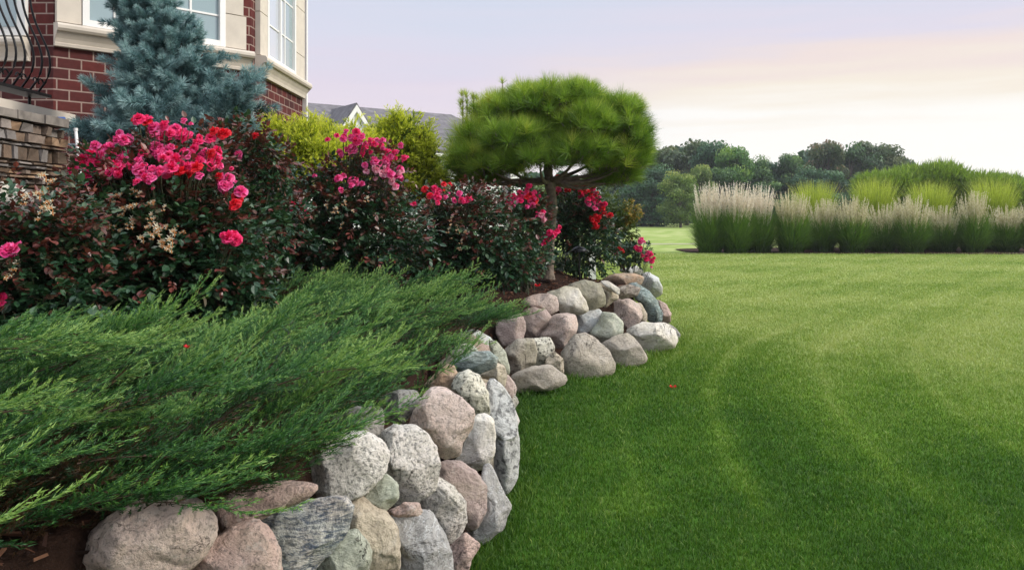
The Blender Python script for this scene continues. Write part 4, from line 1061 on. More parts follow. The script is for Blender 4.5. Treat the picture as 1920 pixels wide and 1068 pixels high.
for (lx, ly, rx, rz, ry, dy) in lobes:
    lx = 1033 + (lx - 1033) * .97; c = P(lx, ly, YP + dy); ax = np.array([rx * .95 / F * YP, ry * .95, rz * .95 / F * YP])
    ltint = r.normal() * .07
    cnt = int(30 + 560 * ax[0] * (ax[1] + ax[2]))
    q = unit(r.normal(size=(cnt, 3))); q[:, 2] = np.where(q[:, 2] < -.35, -q[:, 2], q[:, 2])
    rad = np.where(r.random(cnt) < .10, r.uniform(1.08, 1.28, cnt), r.uniform(.55, 1.06, cnt))
    loc = c + q * ax * rad[:, None]
    d = unit(q * np.array([.8, .8, .7]) + np.array([0, 0, .75]) + r.normal(size=(cnt, 3)) * .2)
    Ms = frames(d, roll=r.random(cnt) * 6.28); s_ = r.uniform(.12, .20, cnt)
    a = inst_pts(TP0, Ms, loc, s_); b = inst_pts(TP1, Ms, loc, s_)
    wood.add(np.stack([loc - d * .10 - [.004, 0, 0], loc - d * .10 + [.004, 0, 0], loc + d * .05], 1).reshape(-1, 3), np.arange(3 * cnt).reshape(-1, 3))
    T = np.clip(.50 + ltint + .26 * q[:, 2] + .45 * (np.minimum(rad, 1.05) - .85) + r.normal(size=cnt) * .16, 0, 1)  # highlights on top and shade inside the crown put into the needle tint
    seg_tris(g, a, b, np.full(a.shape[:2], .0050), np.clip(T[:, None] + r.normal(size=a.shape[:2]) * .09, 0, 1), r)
    st0 = crotch if ly > 280 else fork
    t = np.linspace(0, 1, 9)[:, None]
    end = c + np.array([0, 0, -.3 * ax[2]])
    midp = (st0 + end) / 2 + np.array([0, 0, -.12 if ly > 280 else -.05]) + r.normal(size=3) * .05
    wood.tube((1 - t) ** 2 * st0 + 2 * t * (1 - t) * midp + t * t * end, np.linspace(.032, .008, 9), 6, cap=False)
# pale upright candles
cand = G()
for (lx, ly) in ((868, 175), (876, 185), (888, 178), (942, 160), (1010, 162), (1066, 160), (1190, 185), (1215, 255)):
    c = P(lx, ly, YP); 
    for q in range(5):
        cc = c + r.normal(size=3) * .03 + [0, 0, -.04 * q]
        Ms = frames(unit(np.array([[0.1 * r.normal(), 0.1 * r.normal(), 1]]))); s_ = np.array([.085])
        a = inst_pts(TP0, Ms, cc[None], s_); b = inst_pts(TP1, Ms, cc[None], s_)
        seg_tris(g, a, b, np.full(a.shape[:2], .005), np.full(a.shape[:2], .9) + r.normal(size=a.shape[:2]) * .06, r)
    wood.tube([c + (0, 0, -.35), c + (0, 0, .03)], [.008, .004], 5, cap=False)
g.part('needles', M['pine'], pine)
for (px_, py_, dy) in ((1135, 346, -.25), (930, 338, -.2), (900, 322, .2), (1165, 318, .2)):
    t = np.linspace(0, 1, 14)[:, None]; end = P(px_, py_, YP + dy)
    midp = (crotch + end) / 2 + np.array([0, 0, -.10])
    pts = (1 - t) ** 2 * crotch + 2 * t * (1 - t) * midp + t * t * end; pts[:, 2] += .02 * np.sin(np.linspace(0, 9, 14))
    wood.tube(pts, np.linspace(.026, .010, 14), 6, cap=False)
wood.part('limb', M['bark'], pine, True)
pts = np.array([P(1027, 522, YP), P(1030, 500, YP), P(1031, 460, YP), P(1034, 420, YP), P(1036, 385, YP), P(1032, 350, YP), P(1028, 325, YP), fork])
t = np.linspace(0, 1, 40); ts = np.linspace(0, 1, len(pts))
pp = np.stack([np.interp(t, ts, pts[:, k]) for k in range(3)], -1)
for _ in range(3): pp[1:-1] = (pp[:-2] + pp[1:-1] * 2 + pp[2:]) / 4
rad = np.interp(t, [0, .08, .3, .7, 1], [.085, .060, .054, .058, .045]) * (1 + .07 * np.sin(t * 37) + .05 * np.sin(t * 71 + 1))
tk = G(); tk.tube(pp, rad, 14); tk.part('trunk', M['bark'], pine, True)

# ------------------------------------------------------------------ rose bushes
M['roseleaf'] = foliage_mat('rose_leaf', [(0, (.010, .034, .015)), (.35, (.022, .068, .026)), (.5, (.055, .115, .048)), (.64, (.09, .125, .065)), (.72, (.10, .052, .032)), (.88, (.12, .030, .024)), (1, (.19, .055, .04))], .38, .15, (1.2, 1.2, .7), .5)
M['oliveleaf'] = foliage_mat('olive_leaf', [(0, (.03, .05, .012)), (.5, (.075, .105, .024)), (.8, (.16, .16, .04)), (1, (.40, .26, .07))], .5, .3)
PET = {'pink': [(0, (.62, .022, .13)), (.5, (.80, .045, .24)), (1, (.90, .22, .45))],
       'hot': [(0, (.60, .010, .07)), (.5, (.80, .018, .13)), (1, (.86, .08, .26))],
       'red': [(0, (.50, .006, .012)), (.5, (.72, .010, .022)), (1, (.80, .04, .07))],
       'pale': [(0, (.75, .16, .27)), (.5, (.85, .36, .46)), (1, (.90, .62, .66))]}
PM = {k: foliage_mat('petal_' + k, v, .5, .3, (1.1, 1.0, 1.0), .3) for k, v in PET.items()}
M['sepal'] = foliage_mat('spent_sepal', [(0, (.34, .12, .03)), (.55, (.44, .19, .06)), (.7, (.36, .32, .20)), (1, (.55, .52, .40))], .7, .2)

def bloom_mesh(kind, seed):
    r = np.random.default_rng(seed); g = G()
    for ring, (np_, tilt, ln, wd) in enumerate(((6, 14, .042, .040), (6, 34, .036, .034), (5, 58, .028, .026), (4, 76, .02, .018))):
        for k in range(np_):
            a = (k + .5 * (ring % 2) + r.normal() * .12) / np_ * 6.283
            tl = R(tilt + r.normal() * 8); nu, nv = 4, 4
            u = np.linspace(0, 1, nu); v = np.linspace(-1, 1, nv)
            Uu, Vv = np.meshgrid(u, v, indexing='ij')
            wdt = wd * np.sin(np.clip(Uu * .85 + .12, 0, 1) * np.pi * .62) * (1 + .1 * r.normal())
            rr = Uu * ln * math.cos(tl) * (1 + .06 * np.cos(3 * Vv)); zz = Uu * ln * math.sin(tl) + .006 * Vv ** 2 - .012 * np.clip(Uu - .7, 0, 1) * (3 if ring < 2 else -1) + .003 * r.normal(size=Uu.shape)
            tv = Vv * wdt * .62
            x = rr * math.cos(a) - tv * math.sin(a); y = rr * math.sin(a) + tv * math.cos(a)
            i = np.arange(nu * nv).reshape(nu, nv)
            Fq = np.stack([i[:-1, :-1], i[:-1, 1:], i[1:, 1:], i[1:, :-1]], -1).reshape(-1, 4)
            g.add(np.stack([x, y, zz + .004 * ring], -1).reshape(-1, 3), Fq, np.clip(.25 + .45 * Uu.ravel() + r.normal() * .18, 0, 1))
    return g.mesh('rose_bloom', PM[kind], (0, 0, 0), True)
BLOOMS = {k: [bloom_mesh(k, 70 + 10 * i + j) for j in range(3)] for i, k in enumerate(PET)}
def spent_mesh(seed):
    r = np.random.default_rng(seed); g = G()
    for k in range(4):
        o = r.normal(size=3) * .018
        for j in range(5):
            a = j / 5 * 6.283 + r.normal() * .2; d = np.array([math.cos(a), math.sin(a), r.uniform(-.1, .5)]); sd = np.array([-math.sin(a), math.cos(a), 0]) * .0042
            p = o; q = o + d * r.uniform(.018, .03)
            g.add([p - sd, (p + q) / 2 - sd, q, (p + q) / 2 + sd, p + sd], [[0, 1, 2, 3, 4]], r.uniform(.35, 1))
        g.tube([o - (0, 0, .012), o, o + (0, 0, .004)], [.004, .0075, .003], 6, r.uniform(.1, .35))
    return g.mesh('spent_bloom', M['sepal'], (0, 0, 0))
SPENT = [spent_mesh(90 + k) for k in range(3)]

LEAF = np.array([(0, 0, 0), (.3, .32, .05), (.68, .27, .03), (1, 0, -.06), (.68, -.27, .03), (.3, -.32, .05), (.3, 0, -.03), (.68, 0, -.05)])
LEAFF = np.array([[0, 6, 1, 1], [6, 7, 2, 1], [7, 3, 2, 2], [0, 5, 6, 6], [6, 5, 4, 7], [7, 4, 3, 3]])
LEAF_T = np.array([[0, 6, 1], [7, 3, 2], [0, 5, 6], [7, 4, 3]]); LEAF_Q = np.array([[6, 7, 2, 1], [5, 4, 7, 6]])
def add_leaves(g, loc, d, size, tint, r, up=(0, 0, 1), roll=.5, shape=(1, 1, 1)):
    n = len(loc)
    Ms = frames(d, roll=r.normal(size=n) * roll, up=up)
    V = inst_pts(LEAF * np.array(shape), Ms, loc, size).reshape(-1, 3)
    b = (np.arange(n) * 8)[:, None, None]
    base = g.n
    T = np.repeat(tint, 8)
    g.add(V, (b + LEAF_Q).reshape(-1, 4), T)
    # triangles reuse the vertices just added
    g.F.setdefault(3, []).append((b + LEAF_T).reshape(-1, 3) + base)

def compound_leaves(g, loc, d, size, tint, r):
    """five leaflets on a short stalk"""
    n = len(loc)
    Ms = frames(d, roll=r.normal(size=n) * .5)
    for (t, sd, an, s_) in ((.45, 1, 55, .8), (.45, -1, 55, .8), (.8, 1, 48, .95), (.8, -1, 48, .95), (1.05, 0, 0, 1.1)):
        lo = np.array([t, sd * .03, -.08 * t * t]); dd = np.array([math.cos(R(an)), sd * math.sin(R(an)), -.12])
        L_ = loc + np.einsum('nij,j->ni', Ms, lo) * (size * 1.7)[:, None]
        D_ = np.einsum('nij,j->ni', Ms, dd) + r.normal(size=(n, 3)) * .18
        add_leaves(g, L_, D_, size * s_ * r.uniform(.85, 1.15, n), np.clip(tint + r.normal(size=n) * .05, 0, 1), r, roll=.45)

def rose_bush(label, Yc, lobes, clusters, seed, leaf=.045, dens=900, maroon=.3, spent=(), base_px=None, mat='roseleaf', name='rose_bush', cat='rose bush', group='rose bushes in the raised bed', ryf=.9, darkb=0.0, dlay=.3):
    r = np.random.default_rng(seed)
    cpx = np.mean([l[0] for l in lobes]); b0 = P(base_px or cpx, 400, Yc); zb = float(bed_z(np.array([b0[0]]), np.array([Yc]))[0]); zb = max(zb, 0.0)
    root = empty(name, (b0[0], Yc, zb), label, cat, group)
    g = G(); cn = G()
    base = np.array([b0[0], Yc, zb - .03])
    zmax = max(P(l[0], l[1] - l[3], Yc)[2] for l in lobes)
    for l in lobes:
        lx, ly, rx, rz = l[:4]; dy = l[4] if len(l) > 4 else 0
        c = P(lx, ly, Yc + dy); ax = np.array([rx / F * Yc, ryf * min(rx, rz * 1.6) / F * Yc, rz / F * Yc])
        area = ax[0] * ax[2] + ax[0] * ax[1] + ax[1] * ax[2]
        cnt = int(dens * area * 6)
        q = unit(r.normal(size=(cnt, 3))); rad = r.uniform(dlay, 1.08, cnt)
        loc = c + q * ax * rad[:, None]
        clump = vnoise(loc[:, 0] * 1.0 + loc[:, 1], loc[:, 2] * 1.3 - loc[:, 1] * .5, 6.5)
        kp = (clump > .24) & (loc[:, 2] > zb + .01)
        loc, q, rad = loc[kp], q[kp], rad[kp]; n = len(loc)
        hh = np.clip((loc[:, 2] - zb) / (zmax - zb), 0, 1)
        d = unit(q * .8 + r.normal(size=(n, 3)) * .45 + np.array([0, -.15, .15]))
        tint = np.clip(.30 + r.normal(size=n) * .13, 0, .62)
        red = r.random(n) < maroon * (hh ** 1.6) * 1.5
        tint = np.where(red, r.uniform(.70, 1, n), tint)
        compound_leaves(g, loc, d, leaf * r.uniform(.7, 1.2, n) * (1.0 - .2 * hh), tint, r)
        for k in range(max(3, int(cnt / 70))):
            p1 = c + unit(r.normal(size=3)) * ax * .9; p1[2] = max(p1[2], c[2] - .2 * ax[2])
            t = np.linspace(0, 1, 7)[:, None]; mid_ = np.array([(base[0] + p1[0]) / 2, (base[1] + p1[1]) / 2, base[2] * .3 + p1[2] * .7])
            b_ = base + np.append(r.normal(size=2) * .05, 0)
            cn.tube((1 - t) ** 2 * b_ + 2 * t * (1 - t) * mid_ + t * t * p1, np.linspace(.007, .002, 7), 5, cap=False)
    g.part('foliage', M[mat], root)
    org = np.array(root.location)
    def surf(px, py):
        best = None
        for l in lobes:
            e = 1 - ((px - l[0]) / l[2]) ** 2 - ((py - l[1]) / l[3]) ** 2
            if e > 0:
                y_ = Yc + (l[4] if len(l) > 4 else 0) - math.sqrt(e) * ryf * min(l[2], l[3] * 1.6) / F * Yc
                best = y_ if best is None else min(best, y_)
        return (Yc - .12 if best is None else best) - .03
    for (px, py, n_, sx_, sy_, kind) in clusters:
        for k in range(n_ if n_ < 3 else int(n_ * 2.1)):
            x = px + r.normal() * sx_ * (0 if n_ == 1 else 1.15); y = py + r.normal() * sy_ * (0 if n_ == 1 else 1.15)
            kk = kind if isinstance(kind, str) else kind[r.integers(len(kind))]
            p = P(x, y, surf(x, y) + r.normal() * .02)
            o = bpy.data.objects.new('rose_bloom', BLOOMS[kk][r.integers(3)]); COL.objects.link(o); o.parent = root
            o.location = tuple(p - org); s_ = (r.uniform(.42, .9) if r.random() > .15 else r.uniform(.22, .34)) * (leaf / .045) ** .35; o.scale = (s_, s_, s_)
            dv = Vector((r.normal() * .5, -.75 + r.normal() * .3, .65 + r.normal() * .25)); o.rotation_euler = dv.to_track_quat('Z', 'Y').to_euler()
            e = np.array([base[0] * .3 + p[0] * .7, Yc * .6 + p[1] * .4, p[2] - .25])
            t = np.linspace(0, 1, 5)[:, None]; cn.tube((1 - t) * e + t * p + np.array([0, -.03, 0]) * np.sin(t * 3.14), np.linspace(.003, .0016, 5), 4, cap=False)
    for (px, py, n_, sx_, sy_) in spent:
        for k in range(int(n_ * 1.3)):
            x = px + r.normal() * sx_ * 1.4; y = py + r.normal() * sy_ * 1.4
            p = P(x, y, surf(x, y) - .01)
            o = bpy.data.objects.new('spent_bloom', SPENT[r.integers(3)]); COL.objects.link(o); o.parent = root
            o.location = tuple(p - org); s_ = r.uniform(.38, .68); o.scale = (s_,) * 3; o.rotation_euler = Vector((r.normal() * .5, -.8, .6)).to_track_quat('Z', 'Y').to_euler()
    cn.part('canes', M['cane'], root)
    return root

rose_bush('large near rose bush with a crown of hot pink blooms and faded orange ones', 4.2,
  [(290, 400, 150, 120), (330, 330, 100, 90, .1), (215, 350, 90, 75, .1), (370, 450, 110, 110), (240, 520, 170, 90), (400, 530, 110, 70, .05), (300, 470, 190, 110)],
  [(205, 300, 12, 30, 12, ('hot', 'pink', 'hot')), (180, 310, 6, 16, 10, 'hot'), (265, 320, 9, 24, 12, ('pink', 'hot')), (240, 255, 3, 12, 6, 'pink'), (316, 244, 5, 14, 7, ('pink', 'hot')), (345, 258, 6, 16, 8, 'hot'), (355, 231, 2, 6, 4, 'pink'),
   (300, 285, 5, 18, 8, 'pink'), (318, 290, 5, 16, 8, 'hot'), (375, 295, 11, 22, 14, ('hot', 'pink', 'red')), (355, 322, 5, 14, 7, ('red', 'hot')), (395, 300, 6, 14, 12, 'hot'), (303, 318, 4, 10, 6, 'hot'), (430, 346, 5, 12, 7, 'pink'), (445, 378, 2, 6, 4, 'red'),
   (428, 442, 5, 10, 7, 'hot'), (272, 227, 3, 9, 3, ('red', 'hot')), (415, 249, 2, 6, 3, 'red'), (150, 410, 1, 0, 0, 'pink'), (285, 347, 2, 6, 4, 'pink')], 71, .043, 520, .55,
  spent=[(190, 385, 7, 22, 10), (235, 395, 9, 22, 12), (225, 430, 9, 24, 8), (300, 435, 10, 16, 8), (318, 460, 4, 6, 8), (160, 395, 4, 12, 14), (265, 375, 5, 18, 8)])
rose_bush('reddish leaved rose bush at the left edge with a couple of pink blooms', 3.55,
  [(60, 420, 90, 85), (20, 500, 110, 80), (110, 540, 130, 90), (40, 590, 110, 70), (130, 440, 70, 90)],
  [(8, 470, 3, 7, 5, 'pink'), (4, 556, 2, 3, 5, 'hot')], 72, .043, 480, .50, spent=[(85, 345, 5, 12, 12), (95, 385, 4, 14, 10), (25, 505, 3, 10, 6)])
rose_bush('dark maroon leaved rose bush with hardly any bloom below the spruce branch', 5.3,
  [(450, 260, 62, 42), (440, 330, 80, 80), (500, 300, 45, 50), (470, 420, 100, 90)],
  [(420, 250, 1, 0, 0, 'red'), (480, 255, 1, 0, 0, 'red'), (448, 290, 1, 0, 0, 'pink')], 73, .045, 440, .50)
rose_bush('rose bush with a tall pink spray fading to pale blooms before the golden evergreens', 6.4,
  [(640, 420, 120, 90), (560, 400, 80, 90), (700, 340, 58, 72, .05), (600, 470, 130, 70), (720, 450, 90, 80), (640, 340, 60, 40)],
  [(662, 258, 8, 15, 5, ('hot', 'pink')), (695, 268, 7, 14, 7, ('hot', 'pink')), (655, 285, 5, 12, 6, 'pink'), (712, 292, 7, 14, 8, ('pink', 'hot')), (725, 305, 6, 14, 8, 'pink'), (756, 297, 2, 4, 3, 'hot'), (705, 318, 5, 14, 6, ('pale', 'pink')), (735, 335, 7, 13, 8, ('pale', 'pale', 'pink')), (742, 325, 2, 5, 4, 'pale'),
   (660, 345, 4, 9, 5, 'pink'), (555, 392, 6, 13, 4, 'hot'), (590, 330, 1, 0, 0, 'pink'), (636, 328, 2, 6, 4, 'pink')], 74, .048, 340, .6, spent=[(640, 385, 8, 40, 12), (560, 375, 4, 20, 10)])
rose_bush('middle rose bush with two clusters of rose red blooms left of the pine', 7.6,
  [(850, 420, 90, 70), (800, 440, 90, 80), (900, 440, 90, 80), (850, 490, 150, 45), (900, 375, 60, 28), (950, 480, 70, 50)],
  [(815, 358, 5, 8, 5, ('hot', 'red')), (818, 372, 4, 7, 5, 'hot'), (836, 346, 2, 5, 3, 'red'), (858, 370, 4, 8, 5, 'pink'), (872, 378, 3, 5, 5, 'hot'), (776, 384, 1, 0, 0, 'hot')], 75, .05, 290, .5, spent=[(860, 430, 8, 14, 10), (865, 455, 2, 6, 4)])
rose_bush('rose bush with mixed pink and red blooms touching the pine trunk', 8.5,
  [(975, 430, 55, 75), (990, 400, 40, 45), (960, 480, 50, 45), (1000, 460, 32, 50)],
  [(965, 372, 8, 10, 6, ('pink', 'hot')), (985, 358, 5, 8, 5, 'hot'), (1000, 372, 6, 9, 5, ('red', 'hot')), (995, 382, 4, 8, 4, 'pink'), (948, 375, 3, 6, 4, 'hot'), (918, 355, 2, 4, 3, 'pink'), (1018, 408, 5, 6, 5, ('pink', 'pale')), (1040, 435, 4, 6, 4, 'hot'), (1024, 450, 3, 4, 5, 'hot'), (1015, 396, 2, 4, 4, 'hot')], 76, .05, 290, .3)
rose_bush('rose bush with an arching band of red blooms behind the pine trunk', 10.1,
  [(1085, 430, 52, 78), (1060, 460, 40, 50), (1110, 450, 50, 60), (1080, 385, 42, 38)],
  [(1048, 345, 4, 4, 6, 'red'), (1062, 352, 7, 9, 4, 'red'), (1088, 352, 9, 12, 5, 'red'), (1100, 360, 6, 8, 5, ('red', 'hot')), (1112, 378, 7, 7, 6, ('hot', 'pink')), (1125, 385, 6, 7, 7, ('hot', 'pink')), (1132, 402, 5, 5, 6, 'red'), (1112, 410, 4, 5, 5, 'red'), (1118, 420, 3, 4, 5, 'red'), (1046, 360, 3, 3, 5, 'pink')], 77, .052, 280, .15)
rose_bush('small rose plant with pink blooms hanging over the far end of the wall', 10.5,
  [(1185, 478, 30, 18), (1168, 474, 20, 20), (1200, 470, 18, 16)],
  [(1204, 452, 3, 5, 3, 'pink'), (1165, 468, 3, 4, 3, 'red'), (1196, 466, 3, 4, 3, 'hot'), (1214, 480, 6, 6, 7, ('pink', 'hot')), (1157, 476, 1, 0, 0, 'pink')], 78, .05, 300, .1)
rose_bush('olive green shrub with yellow orange branch tips behind the red roses', 11.4,
  [(1150, 425, 42, 55), (1130, 400, 40, 40), (1165, 450, 32, 40), (1100, 390, 50, 50, .6), (1060, 395, 60, 50, .9), (985, 380, 60, 45, 1.2), (900, 398, 50, 36, 1.3), (835, 402, 50, 40, 1.0)],
  [], 79, .05, 240, .0, mat='oliveleaf', name='olive_shrub', cat='shrub', group='shrubs beyond the wall')
sh = empty('barberry', P(1180, 440, 11.5), 'yellow orange twiggy shrub tip sticking out toward the woods', 'shrub', 'shrubs beyond the wall')
g = G(); tw = G(); r = np.random.default_rng(80)
for (ex, ey) in ((1203, 400), (1198, 388), (1185, 378), (1178, 392), (1190, 410), (1172, 382), (1182, 402)):
    p0 = P(1168, 445, 11.5); p1 = P(ex, ey, 11.4 + r.normal() * .1); t = np.linspace(0, 1, 14)[:, None]
    pts = p0 * (1 - t) + p1 * t + np.array([0, 0, .05]) * np.sin(t * 3.1); tw.tube(pts, np.linspace(.008, .003, 14), 5, cap=False)
    L_ = np.repeat(pts[4:], 14, 0) + r.normal(size=(140, 3)) * .022; add_leaves(g, L_, r.normal(size=(140, 3)) + [0, 0, .4], r.uniform(.03, .05, 140), np.clip(.9 + r.normal(size=140) * .1, .5, 1), r)
g.part('foliage', M['oliveleaf'], sh); tw.part('twigs', M['twig'], sh)

# low path light in the mulch, white post beyond, fallen petals
pl0 = P(1087, 528, 8.75); plt = empty('path_light', pl0, 'thin dark metal path light standing in the mulch right of the pine trunk', 'lamp')
g = G(); g.tube([pl0 - (0, 0, .08), P(1086, 468, 8.75)], .010, 8); g.part('stake', M['iron'], plt, True)
g = G(); c = P(1086, 468, 8.75); g.tube([c + (0, 0, -.03), c + (0, 0, -.025), c + (0, 0, .02), c + (0, 0, .04)], [.02, .11, .06, .01], 16); g.part('shade', M['iron'], plt, True)
wp = P(1110, 480, 15.5); wp[2] = 0
post = empty('white_post', wp, 'white square post with a cap showing above the red roses', 'post')
g = G(); g.box(wp + (-.07, -.07, 0), wp + (.07, .07, 1.86)); g.part('shaft', M['white_paint'], post)
g = G(); g.box(wp + (-.16, -.16, 1.862), wp + (.16, .16, 1.95)); g.box(wp + (-.10, -.10, 1.952), wp + (.10, .10, 2.0)); g.part('cap', M['white_paint'], post)
def petal(loc, label, s_=.05):
    r = np.random.default_rng(int(loc[0] * 1000) % 977); g = G()
    u, v = np.meshgrid(np.linspace(-1, 1, 6), np.linspace(-1, 1, 6)); q = np.sqrt(np.maximum(1 - .5 * v ** 2, .1))
    V = np.stack([u * q * .5, v * .5 * np.sqrt(1 - .45 * u ** 2), .22 * (u ** 2 + v ** 2) + .03 * r.normal(size=u.shape)], -1).reshape(-1, 3) * s_
    i = np.arange(36).reshape(6, 6); Fq = np.stack([i[:-1, :-1], i[:-1, 1:], i[1:, 1:], i[1:, :-1]], -1).reshape(-1, 4)
    g.add(V + loc, Fq, .4); tag(g.top('fallen_petal', PM['red'], loc, True), label, 'petal')
petal(P(1262, 727, 6.85), 'single red petal lying on the lawn', .06)
petal(P(1008, 543, 7.55) + (0, 0, .03), 'pink petal lying on the bark mulch behind the far wall', .06)
petal(P(352, 662, 3.05) + (0, 0, .02), 'red petal caught on the near juniper', .03)
# ------------------------------------------------------------------ ornamental grasses
M['mgrass'] = foliage_mat('tall_grass_blade', [(0, (.022, .05, .008)), (.3, (.085, .175, .022)), (.6, (.175, .265, .04)), (.85, (.28, .33, .08)), (1, (.40, .40, .16))], .55, .25)
M['plume'] = foliage_mat('grass_plume', [(0, (.56, .50, .36)), (.5, (.76, .69, .57)), (1, (.88, .84, .75))], .8, .35, (1.1, 1.05, 1.0))
M['plume2'] = foliage_mat('grass_plume_beige', [(0, (.36, .36, .17)), (.5, (.60, .55, .36)), (1, (.76, .71, .54))], .8, .3, (1.1, 1.05, 1.0))
M['ygrass'] = foliage_mat('yellow_grass_blade', [(0, (.03, .06, .010)), (.3, (.08, .14, .018)), (.6, (.27, .34, .035)), (.85, (.50, .55, .09)), (1, (.66, .66, .20))], .55, .3)
def ribbon(g, base, az, h, out_, w, n, tint0, tint1, rng):
    """n arching ribbons, vectorised; base (n,3)"""
    k = 6; t = np.linspace(0, 1, k)[None]
    rad = out_[:, None] * t ** 1.8
    zz = h[:, None] * (1.12 * t - .12 * t ** 4 - .25 * np.clip(out_ / h, 0, 1)[:, None] * t ** 3)
    C = base[:, None, :] + np.stack([np.cos(az)[:, None] * rad, np.sin(az)[:, None] * rad, zz], -1)
    tw = az + np.pi / 2 + rng.normal(size=len(az)) * .6
    sd = np.stack([np.cos(tw), np.sin(tw), 0 * tw], -1)[:, None, :] * (w[:, None] * (1 - .85 * t ** 2))[..., None] / 2
    V = np.stack([C - sd, C + sd], 2).reshape(-1, 3)
    m = len(az); b = (np.arange(m) * k * 2)[:, None, None]; i = np.arange(k - 1)[None, :, None] * 2
    Fq = (b + i + np.array([0, 1, 3, 2])).reshape(-1, 4)
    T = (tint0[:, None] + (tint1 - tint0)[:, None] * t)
    g.add(V, Fq, np.repeat(T.ravel(), 2))
def grass_meshes(seed, hb, rb, nb_, hp, npl, plume_len, kind):
    r = np.random.default_rng(seed)
    g = G()
    def bset(n, hs, os, w, t0, t1):
        a = r.random(n) * 6.283; q = np.sqrt(r.random(n)) * rb * .55
        base = np.stack([np.cos(a) * q, np.sin(a) * q, np.full(n, -.02)], -1)
        az = a + r.normal(size=n) * .5
        ribbon(g, base, az, hs, os, w, n, t0, t1, r)
    n = nb_
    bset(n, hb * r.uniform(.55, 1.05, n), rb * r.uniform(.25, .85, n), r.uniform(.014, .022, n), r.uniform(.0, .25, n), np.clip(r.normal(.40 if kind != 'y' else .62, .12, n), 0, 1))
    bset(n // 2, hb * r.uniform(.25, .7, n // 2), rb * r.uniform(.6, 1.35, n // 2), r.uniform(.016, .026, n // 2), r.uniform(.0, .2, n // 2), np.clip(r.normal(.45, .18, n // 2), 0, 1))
    m = npl
    a = r.random(m) * 6.283; q = np.sqrt(r.random(m)) * rb * .9
    tipx, tipy = np.cos(a) * q, np.sin(a) * q
    tz = hp * r.uniform(.72, 1.0, m) - .45 * q ** 2
    if kind == 'y':
        bset(n, hp * r.uniform(.62, 1.0, n), rb * r.uniform(.1, .9, n), r.uniform(.014, .02, n), r.uniform(.1, .3, n), np.clip(r.normal(.82, .12, n), 0, 1))
        return g.mesh('foliage', M['ygrass']), None
    stalk = np.stack([np.zeros(m), tipx * .4, tipy * .4, tz * .45], -1)[:, 1:]
    p_top = np.stack([tipx, tipy, tz], -1); p_low = np.stack([tipx * .7, tipy * .7, tz - plume_len], -1)
    seg_tris(g, stalk, p_low + [0, 0, .1], np.full(m, .012), np.full(m, .85), r)
    pg = G(); nf = 46
    t = r.random((m, nf)); dirp = p_top - p_low
    P0 = p_low[:, None] + dirp[:, None] * t[..., None]
    ln = plume_len * .16 * (1.15 - t) * r.uniform(.6, 1.3, (m, nf))
    dv = np.stack([r.normal(size=(m, nf)) * .55 + .2, r.normal(size=(m, nf)) * .55, np.ones((m, nf))], -1)
    seg_tris(pg, P0, P0 + unit(dv) * ln[..., None], np.full((m, nf), .026), np.clip(.45 + .3 * (t - .5) + r.normal(size=(m, nf)) * .18 + r.normal(size=(m, 1)) * .12, 0, 1), r)
    return g.mesh('foliage', M['mgrass']), pg.mesh('plumes', M['plume' if kind == 'a' else 'plume2'])
GA = [grass_meshes(201 + k, 1.80, .80, 1500, 2.78, 130, .85, 'a') for k in range(2)]
GBm = [grass_meshes(211 + k, 1.40, .72, 1300, 2.20, 120, .80, 'b') for k in range(3)]
GY = [grass_meshes(221 + k, 1.6, 1.15, 1600, 3.0, 1, .7, 'y') for k in range(2)]
r = np.random.default_rng(230)
def clump(kind, px, Y_, label, group, s_=1.0, sz_=1.0):
    p = P(px, 400, Y_); p[2] = .03
    root = empty('ornamental_grass', p, label, 'ornamental grass', group)
    fm, pm = kind[r.integers(len(kind))]
    root.scale = (s_, s_, sz_); root.rotation_euler = (0, 0, r.random() * 6.28)
    root['kind'] = 'thing'
    o = obj('foliage', fm, root)
    if pm: obj('plumes', pm, root)
for px, y_, lab, s_ in ((1332, 30.4, 'leftmost tall grass clump with creamy pink plumes at the open end of the row', .95), (1380, 30.2, 'second tall creamy plumed grass clump from the open end of the row', 1.0), (1425, 30.5, 'third tall creamy plumed grass clump beside the first shorter beige one', .9)):
    clump(GA, px, y_, lab, 'creamy plumed grasses', s_, 1.0 if px != 1425 else .97)
ordn = ['first', 'second', 'third', 'fourth', 'fifth', 'sixth', 'seventh', 'eighth']
for k, px in enumerate((1484, 1543, 1598, 1655, 1708, 1768, 1824, 1886)):
    clump(GBm, px, 30.4 + .5 * (k % 2), f'{ordn[k]} shorter beige plumed grass clump counted from the tall creamy ones', 'beige plumed grasses in the row', r.uniform(.85, 1.1), r.uniform(.84, 1.0) if k % 2 else r.uniform(.98, 1.12))
clump(GBm, 1945, 30.6, 'beige plumed grass clump cut by the right edge of the photo', 'beige plumed grasses in the row')
ordy = ['first', 'second', 'third', 'fourth']
for k, px in enumerate((1527, 1640, 1745, 1862)):
    clump(GY, px, 32.6, f'{ordy[k]} tall yellow green grass clump from the left, behind the beige plumes', 'yellow green grasses behind the row', .80, 1.0 + .05 * (k % 2))

